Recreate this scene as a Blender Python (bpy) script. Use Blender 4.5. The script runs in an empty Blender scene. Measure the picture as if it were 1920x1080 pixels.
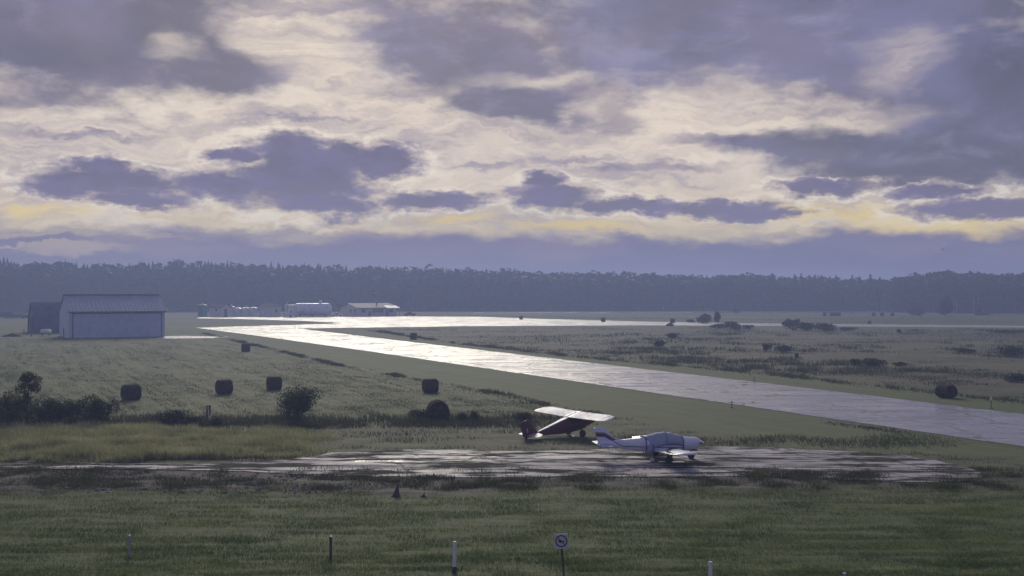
import bpy, math, random
import numpy as np
from mathutils import Vector, Matrix
random.seed(7)
rng = np.random.default_rng(11)
S = bpy.context.scene
C = S.collection
R = math.radians
# ---------------------------------------------------------------- camera
F = 2260.0      # focal length in photo pixels (photo is 1920 wide)
H = 10.4        # camera height above the field
YH = 550.0      # row of the true horizon in the photo
camd = bpy.data.cameras.new('camera')
camd.sensor_width = 36; camd.lens = 36*F/1920; camd.clip_start = .5; camd.clip_end = 9000
cam = bpy.data.objects.new('camera', camd); C.objects.link(cam)
cam.location = (0, 0, H); cam.rotation_euler = (R(90)+math.atan((YH-540)/F), 0, 0)
S.camera = cam
S.render.engine = 'CYCLES'
S.cycles.max_bounces = 5; S.cycles.diffuse_bounces = 2; S.cycles.glossy_bounces = 3
S.cycles.transmission_bounces = 2; S.cycles.volume_bounces = 0; S.cycles.transparent_max_bounces = 6
S.view_settings.view_transform = 'Standard'; S.view_settings.look = 'None'
S.view_settings.exposure = 0.5; S.view_settings.gamma = 1; S.view_settings.use_curve_mapping = False

def lin(c):
    return tuple((x/255/12.92 if x/255 <= .04045 else ((x/255+.055)/1.055)**2.4) for x in c[:3]) + (1,)

# ---------------------------------------------------------------- node helper
class NT:
    def __init__(s, tree): s.t = tree; s.n = tree.nodes; s.l = tree.links
    def put(s, sock, v):
        if v is None: return
        if isinstance(v, bpy.types.NodeSocket): s.l.new(v, sock)
        else: sock.default_value = v
    def m(s, op, a, b=None, c=None, clamp=False):
        n = s.n.new('ShaderNodeMath'); n.operation = op; n.use_clamp = clamp
        for i, v in enumerate((a, b, c)): s.put(n.inputs[i], v)
        return n.outputs[0]
    def v(s, op, a, b=None, c=None, out=0):
        n = s.n.new('ShaderNodeVectorMath'); n.operation = op
        for i, x in enumerate((a, b, c)):
            if x is not None: s.put(n.inputs[i], x)
        return n.outputs[out]
    def xyz(s, x, y, z):
        n = s.n.new('ShaderNodeCombineXYZ')
        for i, q in enumerate((x, y, z)): s.put(n.inputs[i], q)
        return n.outputs[0]
    def sep(s, v):
        n = s.n.new('ShaderNodeSeparateXYZ'); s.put(n.inputs[0], v); return n.outputs
    def noise(s, vec, scale, detail=4, rough=.5, dist=0., out=0, lac=2.):
        n = s.n.new('ShaderNodeTexNoise'); s.put(n.inputs['Vector'], vec)
        n.inputs['Scale'].default_value = scale; n.inputs['Detail'].default_value = detail
        n.inputs['Roughness'].default_value = rough; n.inputs['Distortion'].default_value = dist
        n.inputs['Lacunarity'].default_value = lac
        return n.outputs[out]
    def ss(s, x, a, b, lo=0., hi=1.):
        n = s.n.new('ShaderNodeMapRange'); n.interpolation_type = 'SMOOTHSTEP'
        s.put(n.inputs[0], x); n.inputs[1].default_value = a; n.inputs[2].default_value = b
        s.put(n.inputs[3], lo); s.put(n.inputs[4], hi); return n.outputs[0]
    def mix(s, f, a, b, mode='MIX'):
        n = s.n.new('ShaderNodeMix'); n.data_type = 'RGBA'; n.blend_type = mode
        s.put(n.inputs[0], f); s.put(n.inputs[6], a); s.put(n.inputs[7], b); return n.outputs[2]
    def attr(s, name):
        n = s.n.new('ShaderNodeAttribute'); n.attribute_name = name; return n

# ---------------------------------------------------------------- sky
SUN_AZ, SUN_EL = -7.0, 23.0     # degrees: sun hidden above the top of the picture, slightly left
w = bpy.data.worlds.new('World'); S.world = w; w.use_nodes = True
T = NT(w.node_tree); T.n.clear()
wo = T.n.new('ShaderNodeOutputWorld'); bg = T.n.new('ShaderNodeBackground'); T.l.new(bg.outputs[0], wo.inputs[0])
bg.inputs[1].default_value = 0.1
geo = T.n.new('ShaderNodeTexCoord'); D = geo.outputs['Generated']
dx, dy, dz = T.sep(D)
u = T.m('MULTIPLY', T.m('ARCTAN2', dx, dy), F)              # azimuth, as an arc length
v = T.m('MULTIPLY', T.m('ARCSINE', dz), F)                  # elevation
Ds = T.v('MULTIPLY', D, (1., 1., 2.2))
n1 = T.noise(Ds, 9., 5, .55, out=1)                         # broad billows
n2 = T.noise(Ds, 38., 8, .6, out=1)                         # fine billows
w1 = T.v('SUBTRACT', n1, (.5, .5, .5)); w2 = T.v('SUBTRACT', n2, (.5, .5, .5))
P0 = T.xyz(u, v, 0.)
Psoft = T.v('MULTIPLY_ADD', w1, (230., 150., 0.), P0)
Psoft = T.v('MULTIPLY_ADD', w2, (70., 45., 0.), Psoft)
Phard = T.v('MULTIPLY_ADD', w1, (90., 45., 0.), P0)
Phard = T.v('MULTIPLY_ADD', w2, (62., 42., 0.), Phard)
Phard = T.v('MULTIPLY_ADD', T.v('SUBTRACT', T.noise(Ds, 120., 5, .6, out=1), (.5, .5, .5)), (22., 18., 0.), Phard)
def cv(px, py):
    a = math.atan((px-960)/F); return a*F, math.atan((YH-py)/F*math.cos(a))*F
def blobs(P, items, k=.12):
    """smallest normalised distance to a set of cloud centres"""
    res = None
    for (px, py, a, b) in items:
        cu, cw = cv(px, py)
        d = T.v('LENGTH', T.v('MULTIPLY_ADD', P, (1/a, 1/b, 0.), (-cu/a, -cw/b, 0.)), out=1)
        if res is None: res = d
        else:
            n = T.n.new('ShaderNodeMath'); n.operation = 'SMOOTH_MIN'
            T.put(n.inputs[0], res); T.put(n.inputs[1], d); n.inputs[2].default_value = k; res = n.outputs[0]
    return res
K = lambda c, g=.80: tuple(x*10*g for x in lin(c)[:3]) + (1,)   # strength is 0.1
# clear sky behind it all
st = T.n.new('ShaderNodeTexSky'); st.sky_type = 'NISHITA'; st.sun_disc = False
st.sun_elevation = R(SUN_EL); st.sun_rotation = R(SUN_AZ); st.altitude = 350; st.air_density = 1.0; st.dust_density = 1.5
sky = st.outputs[0]
# bright deck of high cloud
streak = T.noise(T.v('MULTIPLY', Psoft, (.0016, .013, 0.)), 1., 7, .66, 0.1)
fluff = T.noise(Ds, 26., 7, .6, .05)
g1 = T.ss(v, 40., 250.)
bright = T.mix(g1, K((206, 188, 142)), K((222, 207, 190)))
bright = T.mix(T.ss(streak, .42, .68), bright, K((164, 154, 160)))
bright = T.mix(T.m('MULTIPLY', T.ss(fluff, .52, .72), .5), bright, K((158, 149, 160)))
bright = T.mix(T.m('MULTIPLY', T.ss(streak, .5, .30), .55), bright, K((236, 226, 214)))
# yellow gaps low over the horizon
yel = T.ss(blobs(Phard, [(1740, 436, 270, 30), (1560, 400, 120, 20), (1090, 428, 150, 12), (860, 412, 90, 10), (50, 398, 120, 12)]), 1.25, .3)
bright = T.mix(T.m('MULTIPLY', T.m('MULTIPLY', yel, T.ss(fluff, .75, .42)), .6), bright, K((236, 208, 112)))
# away from the hidden sun the deck loses its glow
glow = T.ss(T.m('ABSOLUTE', T.m('ADD', u, 300.)), 1900., 4600., 1., 0.)
bright = T.mix(glow, K((124, 126, 154)), bright)
# the low band of distant dark cloud
wav = T.m('MULTIPLY_ADD', T.sep(w1)[0], 120., T.m('MULTIPLY_ADD', T.sep(w2)[1], 40., v))
low = T.ss(T.m('ADD', wav, T.m('MULTIPLY', T.ss(u, -900., 300.), -6.)), 114., 84.)
lowc = T.mix(T.ss(u, -900., 900.), K((122, 115, 138)), K((112, 108, 138)))
lowc = T.mix(T.m('MULTIPLY', T.ss(streak, .55, .35), .28), lowc, K((150, 140, 156)))
lowc = T.mix(T.m('MULTIPLY', T.ss(blobs(Phard, [(110, 443, 190, 4), (130, 471, 90, 9), (60, 462, 120, 3)]), 1.5, .5), .6), lowc, K((198, 180, 158)))
lowc = T.mix(T.m('MULTIPLY', T.ss(blobs(Psoft, [(1050, 470, 130, 40), (300, 470, 180, 16)]), 1.2, .2), .45), lowc, K((150, 134, 150)))
# grey cumulus in the middle of the sky
hard = blobs(Phard, [(565, 335, 165, 70), (545, 290, 70, 40), (640, 300, 75, 40), (715, 300, 75, 36), (420, 350, 120, 30), (610, 385, 120, 24), (435, 292, 62, 13),
    (200, 345, 140, 30), (200, 318, 60, 20), (250, 378, 90, 17), (120, 355, 70, 20),
    (820, 376, 110, 20), (1050, 370, 105, 32), (1030, 338, 52, 20), (1170, 388, 120, 17), (1340, 388, 130, 17), (1420, 400, 90, 11),
    (1540, 352, 100, 18), (1770, 358, 95, 14), (1860, 393, 170, 18)])
thin = T.ss(blobs(Phard, [(1080, 298, 90, 8), (1210, 313, 170, 10), (120, 448, 230, 12), (520, 440, 360, 14), (1330, 262, 100, 12), (160, 255, 120, 7), (900, 310, 90, 6), (560, 222, 120, 6)]), 1.3, .3)
mh = T.ss(T.m('MULTIPLY_ADD', T.m('SUBTRACT', fluff, .5), -1.25, T.m('MULTIPLY_ADD', T.m('SUBTRACT', T.noise(Ds, 85., 4, .65), .5), -.9, hard)), 1.24, .60)
hc = T.mix(T.ss(v, 80., 300.), K((112, 106, 128)), K((94, 92, 118)))
hfine = T.noise(Ds, 60., 5, .6, .2)
hc = T.mix(T.m('MULTIPLY', T.ss(fluff, .35, .65), .6), hc, K((114, 108, 146)))
hc = T.mix(T.m('MULTIPLY', T.m('MULTIPLY', T.ss(hard, .45, 1.05), T.ss(hfine, .35, .62)), .75), hc, K((156, 146, 162)))
rim = T.m('MULTIPLY', T.ss(hard, .95, 1.08), T.ss(hard, 1.5, 1.15)); rim = T.m('MULTIPLY', rim, T.ss(hfine, .40, .60))
# the soft dark mass above
soft = blobs(Psoft, [(120, 50, 360, 130), (410, 130, 130, 70), (880, 80, 240, 110), (960, 195, 130, 48), (1500, 0, 620, 140), (1850, 170, 230, 170),
    (1790, 292, 330, 52), (1490, 268, 150, 36), (1270, 60, 260, 120), (1600, 60, 260, 130)], .25)
soft = T.m('MINIMUM', soft, T.ss(v, 520., 680., 2., .3))
ms = T.ss(T.m('MULTIPLY_ADD', T.m('SUBTRACT', fluff, .5), -1.0, soft), 1.3, .6)
n3 = T.noise(Ds, 5., 6, .6, .5)
sc_ = T.mix(T.ss(n3, .35, .68), K((84, 83, 104)), K((112, 111, 148)))
sc_ = T.mix(T.m('MULTIPLY', T.ss(T.sep(n1)[1], .45, .7), .5), sc_, K((112, 102, 122)))
sc_ = T.mix(T.m('MULTIPLY', T.ss(blobs(Psoft, [(1800, 300, 320, 45), (950, 195, 150, 50), (60, 100, 200, 70), (1880, 150, 120, 130)]), 1.3, .2), .55), sc_, K((74, 73, 96)))
sc_ = T.mix(T.m('MULTIPLY', T.ss(T.noise(Ds, 18., 7, .62, .3), .50, .72), .35), sc_, K((150, 144, 172)))
sc_ = T.mix(.03, sc_, sky)
# bright breaks in the mass
brk = T.ss(T.m('MULTIPLY_ADD', T.m('SUBTRACT', fluff, .5), -.7, blobs(Psoft, [(575, 95, 105, 95), (520, 60, 80, 60), (600, 170, 100, 60)], .3)), 1.25, .35)
brk2 = T.ss(T.m('MULTIPLY_ADD', T.m('SUBTRACT', fluff, .5), -.7, blobs(Psoft, [(330, 92, 60, 34), (980, 152, 110, 26), (1685, 100, 80, 44), (1335, 190, 110, 60), (1470, 205, 100, 45), (1620, 225, 130, 30)], .2)), 1.4, .1)
ms = T.m('MULTIPLY', ms, T.m('SUBTRACT', 1., T.m('MULTIPLY', brk, .92)))
ms = T.m('MULTIPLY', ms, T.m('SUBTRACT', 1., T.m('MULTIPLY', brk2, .6)))
col = T.mix(ms, bright, sc_)
smd = T.ss(T.m('MULTIPLY_ADD', T.m('SUBTRACT', fluff, .5), -1.2, blobs(Psoft, [(1155, 222, 60, 46), (1090, 200, 60, 40), (260, 150, 110, 30), (60, 190, 110, 26)])), 1.4, .2)
col = T.mix(T.m('MULTIPLY', smd, .6), col, K((122, 114, 134)))
col = T.mix(T.m('MULTIPLY', rim, .7), col, K((236, 226, 208)))
col = T.mix(T.m('MULTIPLY', thin, .6), col, hc)
col = T.mix(T.m('MULTIPLY', mh, .94), col, hc)
col = T.mix(low, col, lowc)
T.l.new(col, bg.inputs[0])
w.cycles.sampling_method = 'MANUAL'; w.cycles.sample_map_resolution = 256
sl = bpy.data.lights.new('sun', 'SUN'); sl.energy = 1.5; sl.angle = R(22); sl.color = (1., .92, .74)
so = bpy.data.objects.new('sun', sl); C.objects.link(so)
az, el = R(SUN_AZ), R(SUN_EL)
sd = Vector((math.sin(az)*math.cos(el), math.cos(az)*math.cos(el), math.sin(el)))
so.rotation_euler = (-sd).to_track_quat('-Z', 'Y').to_euler()

# ---------------------------------------------------------------- geometry helpers
def gp(px, py, z=0.0):
    """the point of the level plane z seen at a photo pixel"""
    d = (H-z)*F/(py-YH); return Vector(((px-960)/F*d, d, z))
class MB:
    """collects primitive shapes, then links them as ONE mesh object"""
    def __init__(s): s.v = []; s.f = []
    def add(s, vs, fs):
        o = len(s.v); s.v += [tuple(p) for p in vs]; s.f += [tuple(i+o for i in f) for f in fs]; return s
    def box(s, c, d, rot=None, taper=1.):
        vs = []
        for z in (-1, 1):
            t = taper if z > 0 else 1.
            for x, y in ((-1, -1), (1, -1), (1, 1), (-1, 1)): vs.append(Vector((x*d[0]/2*t, y*d[1]/2*t, z*d[2]/2)))
        if rot is not None: vs = [rot @ p for p in vs]
        return s.add([p+Vector(c) for p in vs], [(3, 2, 1, 0), (4, 5, 6, 7), (0, 1, 5, 4), (1, 2, 6, 5), (2, 3, 7, 6), (3, 0, 4, 7)])
    def tube(s, pts, rad, n=8, caps=True):
        pts = [Vector(p) for p in pts]
        if not hasattr(rad, '__len__'): rad = [rad]*len(pts)
        rings = []
        for i, p in enumerate(pts):
            t = (pts[min(i+1, len(pts)-1)]-pts[max(i-1, 0)]).normalized()
            a = t.cross(Vector((0, 0, 1))) if abs(t.z) < .95 else t.cross(Vector((1, 0, 0)))
            a.normalize(); b = t.cross(a)
            rings.append([p+(a*math.cos(2*math.pi*k/n)+b*math.sin(2*math.pi*k/n))*rad[i] for k in range(n)])
        return s.loft(rings, caps)
    def loft(s, rings, caps=True):
        n = len(rings[0]); vs = [p for r in rings for p in r]; fs = []
        for i in range(len(rings)-1):
            for k in range(n):
                a, b = i*n+k, i*n+(k+1) % n; fs.append((a, b, b+n, a+n))
        if caps: fs.append(tuple(range(n-1, -1, -1))); fs.append(tuple(range((len(rings)-1)*n, len(rings)*n)))
        return s.add(vs, fs)
    def prism(s, poly, axis, a, b):
        """polygon (list of 2-tuples) extruded along an axis from a to b"""
        def q(p, t): return {'x': (t, p[0], p[1]), 'y': (p[0], t, p[1]), 'z': (p[0], p[1], t)}[axis]
        n = len(poly); vs = [q(p, a) for p in poly]+[q(p, b) for p in poly]
        fs = [tuple(range(n-1, -1, -1)), tuple(range(n, 2*n))]+[(i, (i+1) % n, (i+1) % n+n, i+n) for i in range(n)]
        return s.add(vs, fs)
    def build(s, name, mat, parent=None, smooth=None, bevel=0.):
        me = bpy.data.meshes.new(name); me.from_pydata(s.v, [], s.f); me.update()
        import bmesh
        bm = bmesh.new(); bm.from_mesh(me); bmesh.ops.recalc_face_normals(bm, faces=bm.faces)
        if bevel: bmesh.ops.bevel(bm, geom=bm.edges[:], offset=bevel, segments=1, affect='EDGES', clamp_overlap=True)
        bm.to_mesh(me); bm.free()
        me.materials.append(mat)
        if smooth is not None:
            me.polygons.foreach_set('use_smooth', [True]*len(me.polygons))
            if smooth < 180: me.set_sharp_from_angle(angle=R(smooth))
        o = bpy.data.objects.new(name, me); C.objects.link(o); o.parent = parent
        return o
def raw(name, V, Fa, mat, nper, smooth=False, parent=None):
    """big mesh from numpy arrays, faces all with nper corners"""
    me = bpy.data.meshes.new(name); n = len(Fa)
    me.vertices.add(len(V)); me.vertices.foreach_set('co', np.ascontiguousarray(V, dtype=np.float32).ravel())
    me.loops.add(n*nper); me.loops.foreach_set('vertex_index', np.ascontiguousarray(Fa, dtype=np.int32).ravel())
    me.polygons.add(n); me.polygons.foreach_set('loop_start', np.arange(n, dtype=np.int32)*nper)
    me.polygons.foreach_set('use_smooth', np.full(n, smooth)); me.update(calc_edges=True)
    me.materials.append(mat)
    o = bpy.data.objects.new(name, me); C.objects.link(o); o.parent = parent
    return o
def tag(o, label=None, cat=None, group=None, kind=None):
    if label: o['label'] = label
    if cat: o['category'] = cat
    if group: o['group'] = group
    if kind: o['kind'] = kind
    return o
def thing(name, label, cat, loc, rz=0., group=None):
    o = bpy.data.objects.new(name, None); C.objects.link(o); o.location = loc; o.rotation_euler = (0, 0, rz)
    o.empty_display_size = .3
    return tag(o, label, cat, group)
def copy_tree(o, parent=None):
    c = o.copy(); C.objects.link(c); c.parent = parent
    for ch in list(o.children): copy_tree(ch, c)
    return c
# lattice noise for geometry
_L = rng.random((512, 512))
def vn(x, y):
    xi = np.floor(x).astype(int); yi = np.floor(y).astype(int); fx = x-xi; fy = y-yi
    fx = fx*fx*(3-2*fx); fy = fy*fy*(3-2*fy); g = lambda a, b: _L[a % 512, b % 512]
    return (g(xi, yi)*(1-fx)+g(xi+1, yi)*fx)*(1-fy)+(g(xi, yi+1)*(1-fx)+g(xi+1, yi+1)*fx)*fy
def fbm(x, y, o=4):
    r = 0; a = .5; t = 0
    for i in range(o): r = r+a*vn(x*2**i+i*37.1, y*2**i+i*11.7); t += a; a *= .5
    return r/t

# ---------------------------------------------------------------- materials
def mat(name, col, rough=.7, metal=0., var=.0, vscale=3., bump=0., bscale=20., spec=.5, objc=True, stretch=(1, 1, 1), ior=1.45):
    m = bpy.data.materials.new(name); m.use_nodes = True; t = NT(m.node_tree)
    b = t.n['Principled BSDF']; c = tuple(col[:3])+(1,)
    b.inputs['Roughness'].default_value = rough; b.inputs['Metallic'].default_value = metal; b.inputs['IOR'].default_value = ior
    b.inputs['Specular IOR Level'].default_value = spec
    tc = t.n.new('ShaderNodeTexCoord').outputs['Object']; tc = t.v('MULTIPLY', tc, stretch)
    if var:
        n = t.noise(tc, vscale, 5, .6)
        lo = tuple(x*(1-var) for x in c[:3])+(1,); hi = tuple(min(1, x*(1+var)) for x in c[:3])+(1,)
        t.put(b.inputs['Base Color'], t.mix(t.ss(n, .3, .7), lo, hi))
        t.put(b.inputs['Roughness'], t.ss(n, .2, .8, max(0, rough-.08), min(1, rough+.08)))
    else: b.inputs['Base Color'].default_value = c
    if bump:
        bn = t.n.new('ShaderNodeBump'); bn.inputs['Strength'].default_value = 1; bn.inputs['Distance'].default_value = bump
        t.put(bn.inputs['Height'], t.noise(tc, bscale, 4, .6)); t.l.new(bn.outputs[0], b.inputs['Normal'])
    return m
def plant_mat(name, a, b_, scale=.6, fine=9., trans=.25):
    m = bpy.data.materials.new(name); m.use_nodes = True; t = NT(m.node_tree); b = t.n['Principled BSDF']
    g = t.n.new('ShaderNodeNewGeometry'); pos = g.outputs['Position']
    n = t.noise(pos, scale, 3); n2 = t.noise(pos, fine, 2)
    c = t.mix(t.ss(t.m('MULTIPLY_ADD', n2, .6, t.m('MULTIPLY', n, .6)), .42, .78), tuple(a)+(1,), tuple(b_)+(1,))
    t.put(b.inputs['Base Color'], c); b.inputs['Roughness'].default_value = .65; b.inputs['Specular IOR Level'].default_value = .25
    tr = t.n.new('ShaderNodeBsdfTranslucent'); t.put(tr.inputs[0], c)
    mx = t.n.new('ShaderNodeMixShader'); mx.inputs[0].default_value = trans
    t.l.new(b.outputs[0], mx.inputs[1]); t.l.new(tr.outputs[0], mx.inputs[2])
    t.l.new(mx.outputs[0], t.n['Material Output'].inputs[0])
    return m
M = dict(
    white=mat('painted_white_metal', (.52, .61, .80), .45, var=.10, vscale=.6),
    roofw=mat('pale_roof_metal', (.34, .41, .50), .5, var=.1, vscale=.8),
    trim=mat('dark_blue_trim', (.02, .025, .06), .5),
    quon=mat('weathered_galvanised_steel', (.07, .095, .19), .5, metal=.1, var=.35, vscale=.35),
    dark=mat('dark_opening', (.02, .02, .025), .7),
    conc=mat('wet_concrete', (.25, .25, .24), .2, var=.2, vscale=2),
    teal=mat('teal_paint', (.05, .24, .24), .5, var=.1),
    cream=mat('cream_siding', (.82, .79, .72), .7, var=.08, vscale=1.5),
    shing=mat('grey_shingles', (.10, .10, .12), .7, var=.2, vscale=4, bump=.02, bscale=12),
    tank=mat('tank_white_paint', (.84, .85, .88), .3, var=.12, vscale=.7),
    glass=mat('dark_window_glass', (.03, .035, .05), .08),
    door=mat('brown_door', (.12, .09, .08), .6),
    brick=mat('dark_flue', (.06, .05, .05), .7),
    steel=mat('dull_steel', (.25, .26, .28), .4, metal=.7),
    rubber=mat('black_rubber', (.015, .015, .017), .75),
    bale=mat('wet_rotting_hay', (.052, .042, .034), .95, var=.45, vscale=3.5, bump=.05, bscale=9, spec=.15, stretch=(3, 1, 1)),
    straw=mat('loose_straw', (.15, .12, .08), .9, var=.3),
    soil=mat('dark_soil', (.03, .026, .022), .95, var=.3, bump=.08, bscale=4),
    post=mat('weathered_grey_wood', (.36, .35, .36), .8, var=.3, vscale=12),
    postw=mat('flaking_white_paint', (.78, .78, .84), .6, var=.15, vscale=8),
    postd=mat('dark_damp_wood', (.075, .068, .075), .85, var=.3, vscale=12),
    stem=mat('grey_bark', (.05, .045, .04), .9, var=.3, vscale=5),
    birch=mat('pale_bark', (.42, .40, .38), .8, var=.3, vscale=2),
    red=mat('dark_red_fabric_paint', (.11, .010, .024), .4, var=.12, vscale=2),
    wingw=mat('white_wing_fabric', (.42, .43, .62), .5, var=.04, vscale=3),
    cover=mat('grey_blue_cover_fabric', (.36, .40, .55), .8, var=.08, vscale=4, bump=.02, bscale=5),
    strap=mat('dark_strap', (.02, .02, .04), .7),
    stone=mat('pale_rubble', (.30, .29, .27), .85, var=.35, vscale=2),
    sign=mat('sign_white', (.62, .60, .70), .5, var=.06, vscale=6),
    ink=mat('sign_ink', (.02, .015, .06), .5),
    black=mat('black_plastic', (.02, .02, .02), .5),
    lens=mat('clear_lens', (.8, .8, .75), .1),
)
M['spruce'] = plant_mat('far_spruce', (.010, .020, .012), (.028, .045, .022), .15, 1.5, .1)
M['poplar'] = plant_mat('far_poplar', (.016, .030, .012), (.045, .065, .025), .1, 1., .2)
M['leaf'] = plant_mat('willow_leaf', (.014, .024, .010), (.075, .095, .038), .9, 8.)
M['leafb'] = plant_mat('dull_leaf', (.022, .030, .015), (.060, .072, .034), .9, 8.)
M['lawn'] = plant_mat('short_grass', (.065, .110, .024), (.18, .23, .065), .25, 5., .35)
M['tall'] = plant_mat('tall_yellow_grass', (.21, .235, .105), (.50, .49, .27), .35, 4., .4)
M['weed'] = plant_mat('dark_weed', (.050, .062, .024), (.14, .15, .065), .5, 6., .25)
M['hayst'] = plant_mat('hay_stubble', (.085, .115, .036), (.170, .200, .075), .1, 3., .3)
M['meadow'] = plant_mat('meadow_weed', (.055, .064, .030), (.135, .135, .070), .06, 2., .3)
M['straww'] = plant_mat('bleached_straw', (.12, .11, .085), (.30, .28, .22), .5, 6., .3)

# ---------------------------------------------------------------- where the surfaces lie (photo pixels -> field metres)
def P2(pts): return [tuple(gp(x, y)[:2]) for x, y in pts]
def inside(X, Y, poly):
    r = np.zeros(X.shape, bool); n = len(poly)
    for i in range(n):
        x1, y1 = poly[i]; x2, y2 = poly[(i+1) % n]
        c = ((y1 > Y) != (y2 > Y)) & (X < (x2-x1)*(Y-y1)/(y2-y1+1e-12)+x1); r ^= c
    return r
RUN = P2([(366, 614.5), (540, 609.5), (610, 607.5), (560, 616), (700, 633), (1000, 668), (1400, 714.5), (1920, 777), (2600, 859), (2600, 940), (1920, 838), (1400, 762), (1000, 704), (700, 660), (500, 632)])
TAX = P2([(370, 595.2), (560, 594.3), (750, 593.4), (900, 594), (1000, 597.4), (1200, 603), (1400, 606), (1920, 611), (2600, 616), (2600, 620), (1920, 614.4), (1400, 611), (1200, 610.2), (1000, 611), (900, 611.4),
          (750, 613.4), (545, 616), (540, 609.7), (612, 607.4), (645, 605.8), (560, 601.5), (450, 598.4), (372, 597)])
APR = P2([(-400, 864), (0, 868), (250, 869.5), (400, 870), (470, 866), (560, 860), (620, 850), (800, 843), (1000, 846), (1120, 842), (1300, 838), (1420, 838), (1560, 845), (1700, 854), (1800, 874), (1835, 884), (1830, 903), (1700, 905),
          (1560, 898), (1400, 893), (1250, 896), (1100, 893), (900, 895), (760, 893), (640, 893), (560, 888), (460, 884), (300, 881), (0, 880), (-400, 880)])
PAD = P2([(300, 630.5), (350, 630.0), (432, 632.0), (400, 634), (345, 634.8), (300, 635)])
ROAD = P2([(885, 585.6), (1100, 585.3), (1500, 585.3), (1720, 585.8), (1720, 587.0), (1500, 586.9), (1100, 586.8), (890, 586.8)])

# ---------------------------------------------------------------- ground sheet
yy = np.concatenate([[-400, -120, 0, 20, 30], 38*np.exp(np.linspace(0, math.log(900/38.), 440)), [1100, 1500, 2000, 2600, 3000]])
ss_ = np.linspace(-.52, .52, 420)
def rowx(y):
    W = max(y, 40.)
    o = np.array([0.02, .08, .2, .45, 1.])
    left = -(.52*W + o*(3000-.52*W)); right = .52*W + o*(3000-.52*W)
    return np.concatenate([left[::-1], ss_*W, right])
GX = np.array([rowx(y) for y in yy]); GY = np.repeat(yy[:, None], GX.shape[1], 1)
nr, nc = GX.shape
def pxy(X, Y):
    d = np.maximum(Y, 5.); return 960+X/d*F, YH+H*F/d
def sm(x, a, b): t = np.clip((x-a)/(b-a), 0, 1); return t*t*(3-2*t)
def dist_poly(X, Y, poly):
    r = np.full(X.shape, 1e9); n = len(poly)
    for i in range(n):
        x1, y1 = poly[i]; x2, y2 = poly[(i+1) % n]; ex, ey = x2-x1, y2-y1; L = ex*ex+ey*ey
        t = np.clip(((X-x1)*ex+(Y-y1)*ey)/L, 0, 1); r = np.minimum(r, np.hypot(X-x1-t*ex, Y-y1-t*ey))
    return r
def zones(X, Y):
    """how much of each kind of ground there is at a place"""
    PX, PY = pxy(X, Y)
    j = (fbm(X*.15, Y*.15, 4)-.5); jf = (fbm(X*.6+9, Y*.6, 4)-.5)
    q = PY+(j*.10+jf*.05)*(PY-YH)          # ragged borders, in proportion to distance
    nearR = 614.5+.1453*(PX-380); farR = 616+.1183*(PX-560)
    # left field border: dark weed line at about y 785-800; the verge border runs beside the runway
    vb_near = np.interp(PX, [-200, 380, 640, 950, 1040, 1250, 1500, 1920, 2400], [600, 622, 684, 741, 765, 800, 835, 862, 900])
    vb_far = np.interp(PX, [560, 700, 860, 1100, 1400, 1600, 1780, 1920, 2400], [612, 618, 642, 668, 694, 716, 738, 752, 800])
    verge = ((q > farR-1) & (q < nearR+1)) | ((q >= nearR) & (q < vb_near)) | ((q <= farR) & (q > vb_far))
    verge &= (PX > 300) & (q > 606)
    hay = (q >= vb_near) & (q < np.interp(PX, [0, 560, 900, 1200], [800, 790, 780, 775])) & (PY > 632) & (PX < 1250)
    rough = (q <= vb_far) & (PY > 612) & (PX > 560)
    weed = ((~verge) & (q >= np.interp(PX, [0, 560, 900, 1040, 1250, 1920], [790, 782, 776, 768, 800, 862])) & (q < 930))
    dirt = (q > np.interp(PX, [0, 460, 760, 1900], [878, 882, 892, 897])) & (q < np.interp(PX, [0, 400, 760, 1000, 1900], [932, 922, 925, 915, 905]))
    tall = (q > 806) & (q < np.interp(PX, [0, 250, 460, 560, 700], [868, 866, 860, 852, 830])) & (PX < 640+j*150)
    far = PY < 607
    return [m.astype(float) for m in (hay, verge, rough, weed, dirt, tall, far)]
Z = zones(GX, GY)
hard = np.minimum(np.minimum(dist_poly(GX, GY, RUN), dist_poly(GX, GY, TAX)), np.minimum(dist_poly(GX, GY, APR), dist_poly(GX, GY, PAD)))
ins = inside(GX, GY, RUN) | inside(GX, GY, TAX) | inside(GX, GY, APR) | inside(GX, GY, PAD) | inside(GX, GY, ROAD)
hard = np.where(ins, 0, hard)
away = sm(hard, .3, 3.)
amp = .03+.03*Z[0]+.08*Z[2]+.06*Z[3]+.10*Z[4]+.05*Z[5]-.02*Z[1]
# hay swaths run beside the runway; the lawn keeps shallow mower tracks
rd = Vector((-960/F, 1)).normalized(); ca = GX*rd.y-GY*rd.x; al = GX*rd.x+GY*rd.y
swath = np.abs(np.sin(ca*math.pi/5.2+1.2*fbm(al*.02, ca*.05, 3)))**6
GZ = (fbm(GX*.5, GY*.5, 4)-.5)*2*amp*away + Z[0]*.05*swath*away
GZ += Z[4]*away*.12*(fbm(GX*.25, GY*1.8, 3)-.4)
GZ = np.where((GY < 36) | (GY > 700), 0, GZ) - .02*away
GZ = np.where(ins, -.03, GZ)
V = np.stack([GX, GY, GZ], -1).reshape(-1, 3)
idx = np.arange(nr*nc).reshape(nr, nc)
Fa = np.stack([idx[:-1, :-1], idx[:-1, 1:], idx[1:, 1:], idx[1:, :-1]], -1).reshape(-1, 4)

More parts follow.
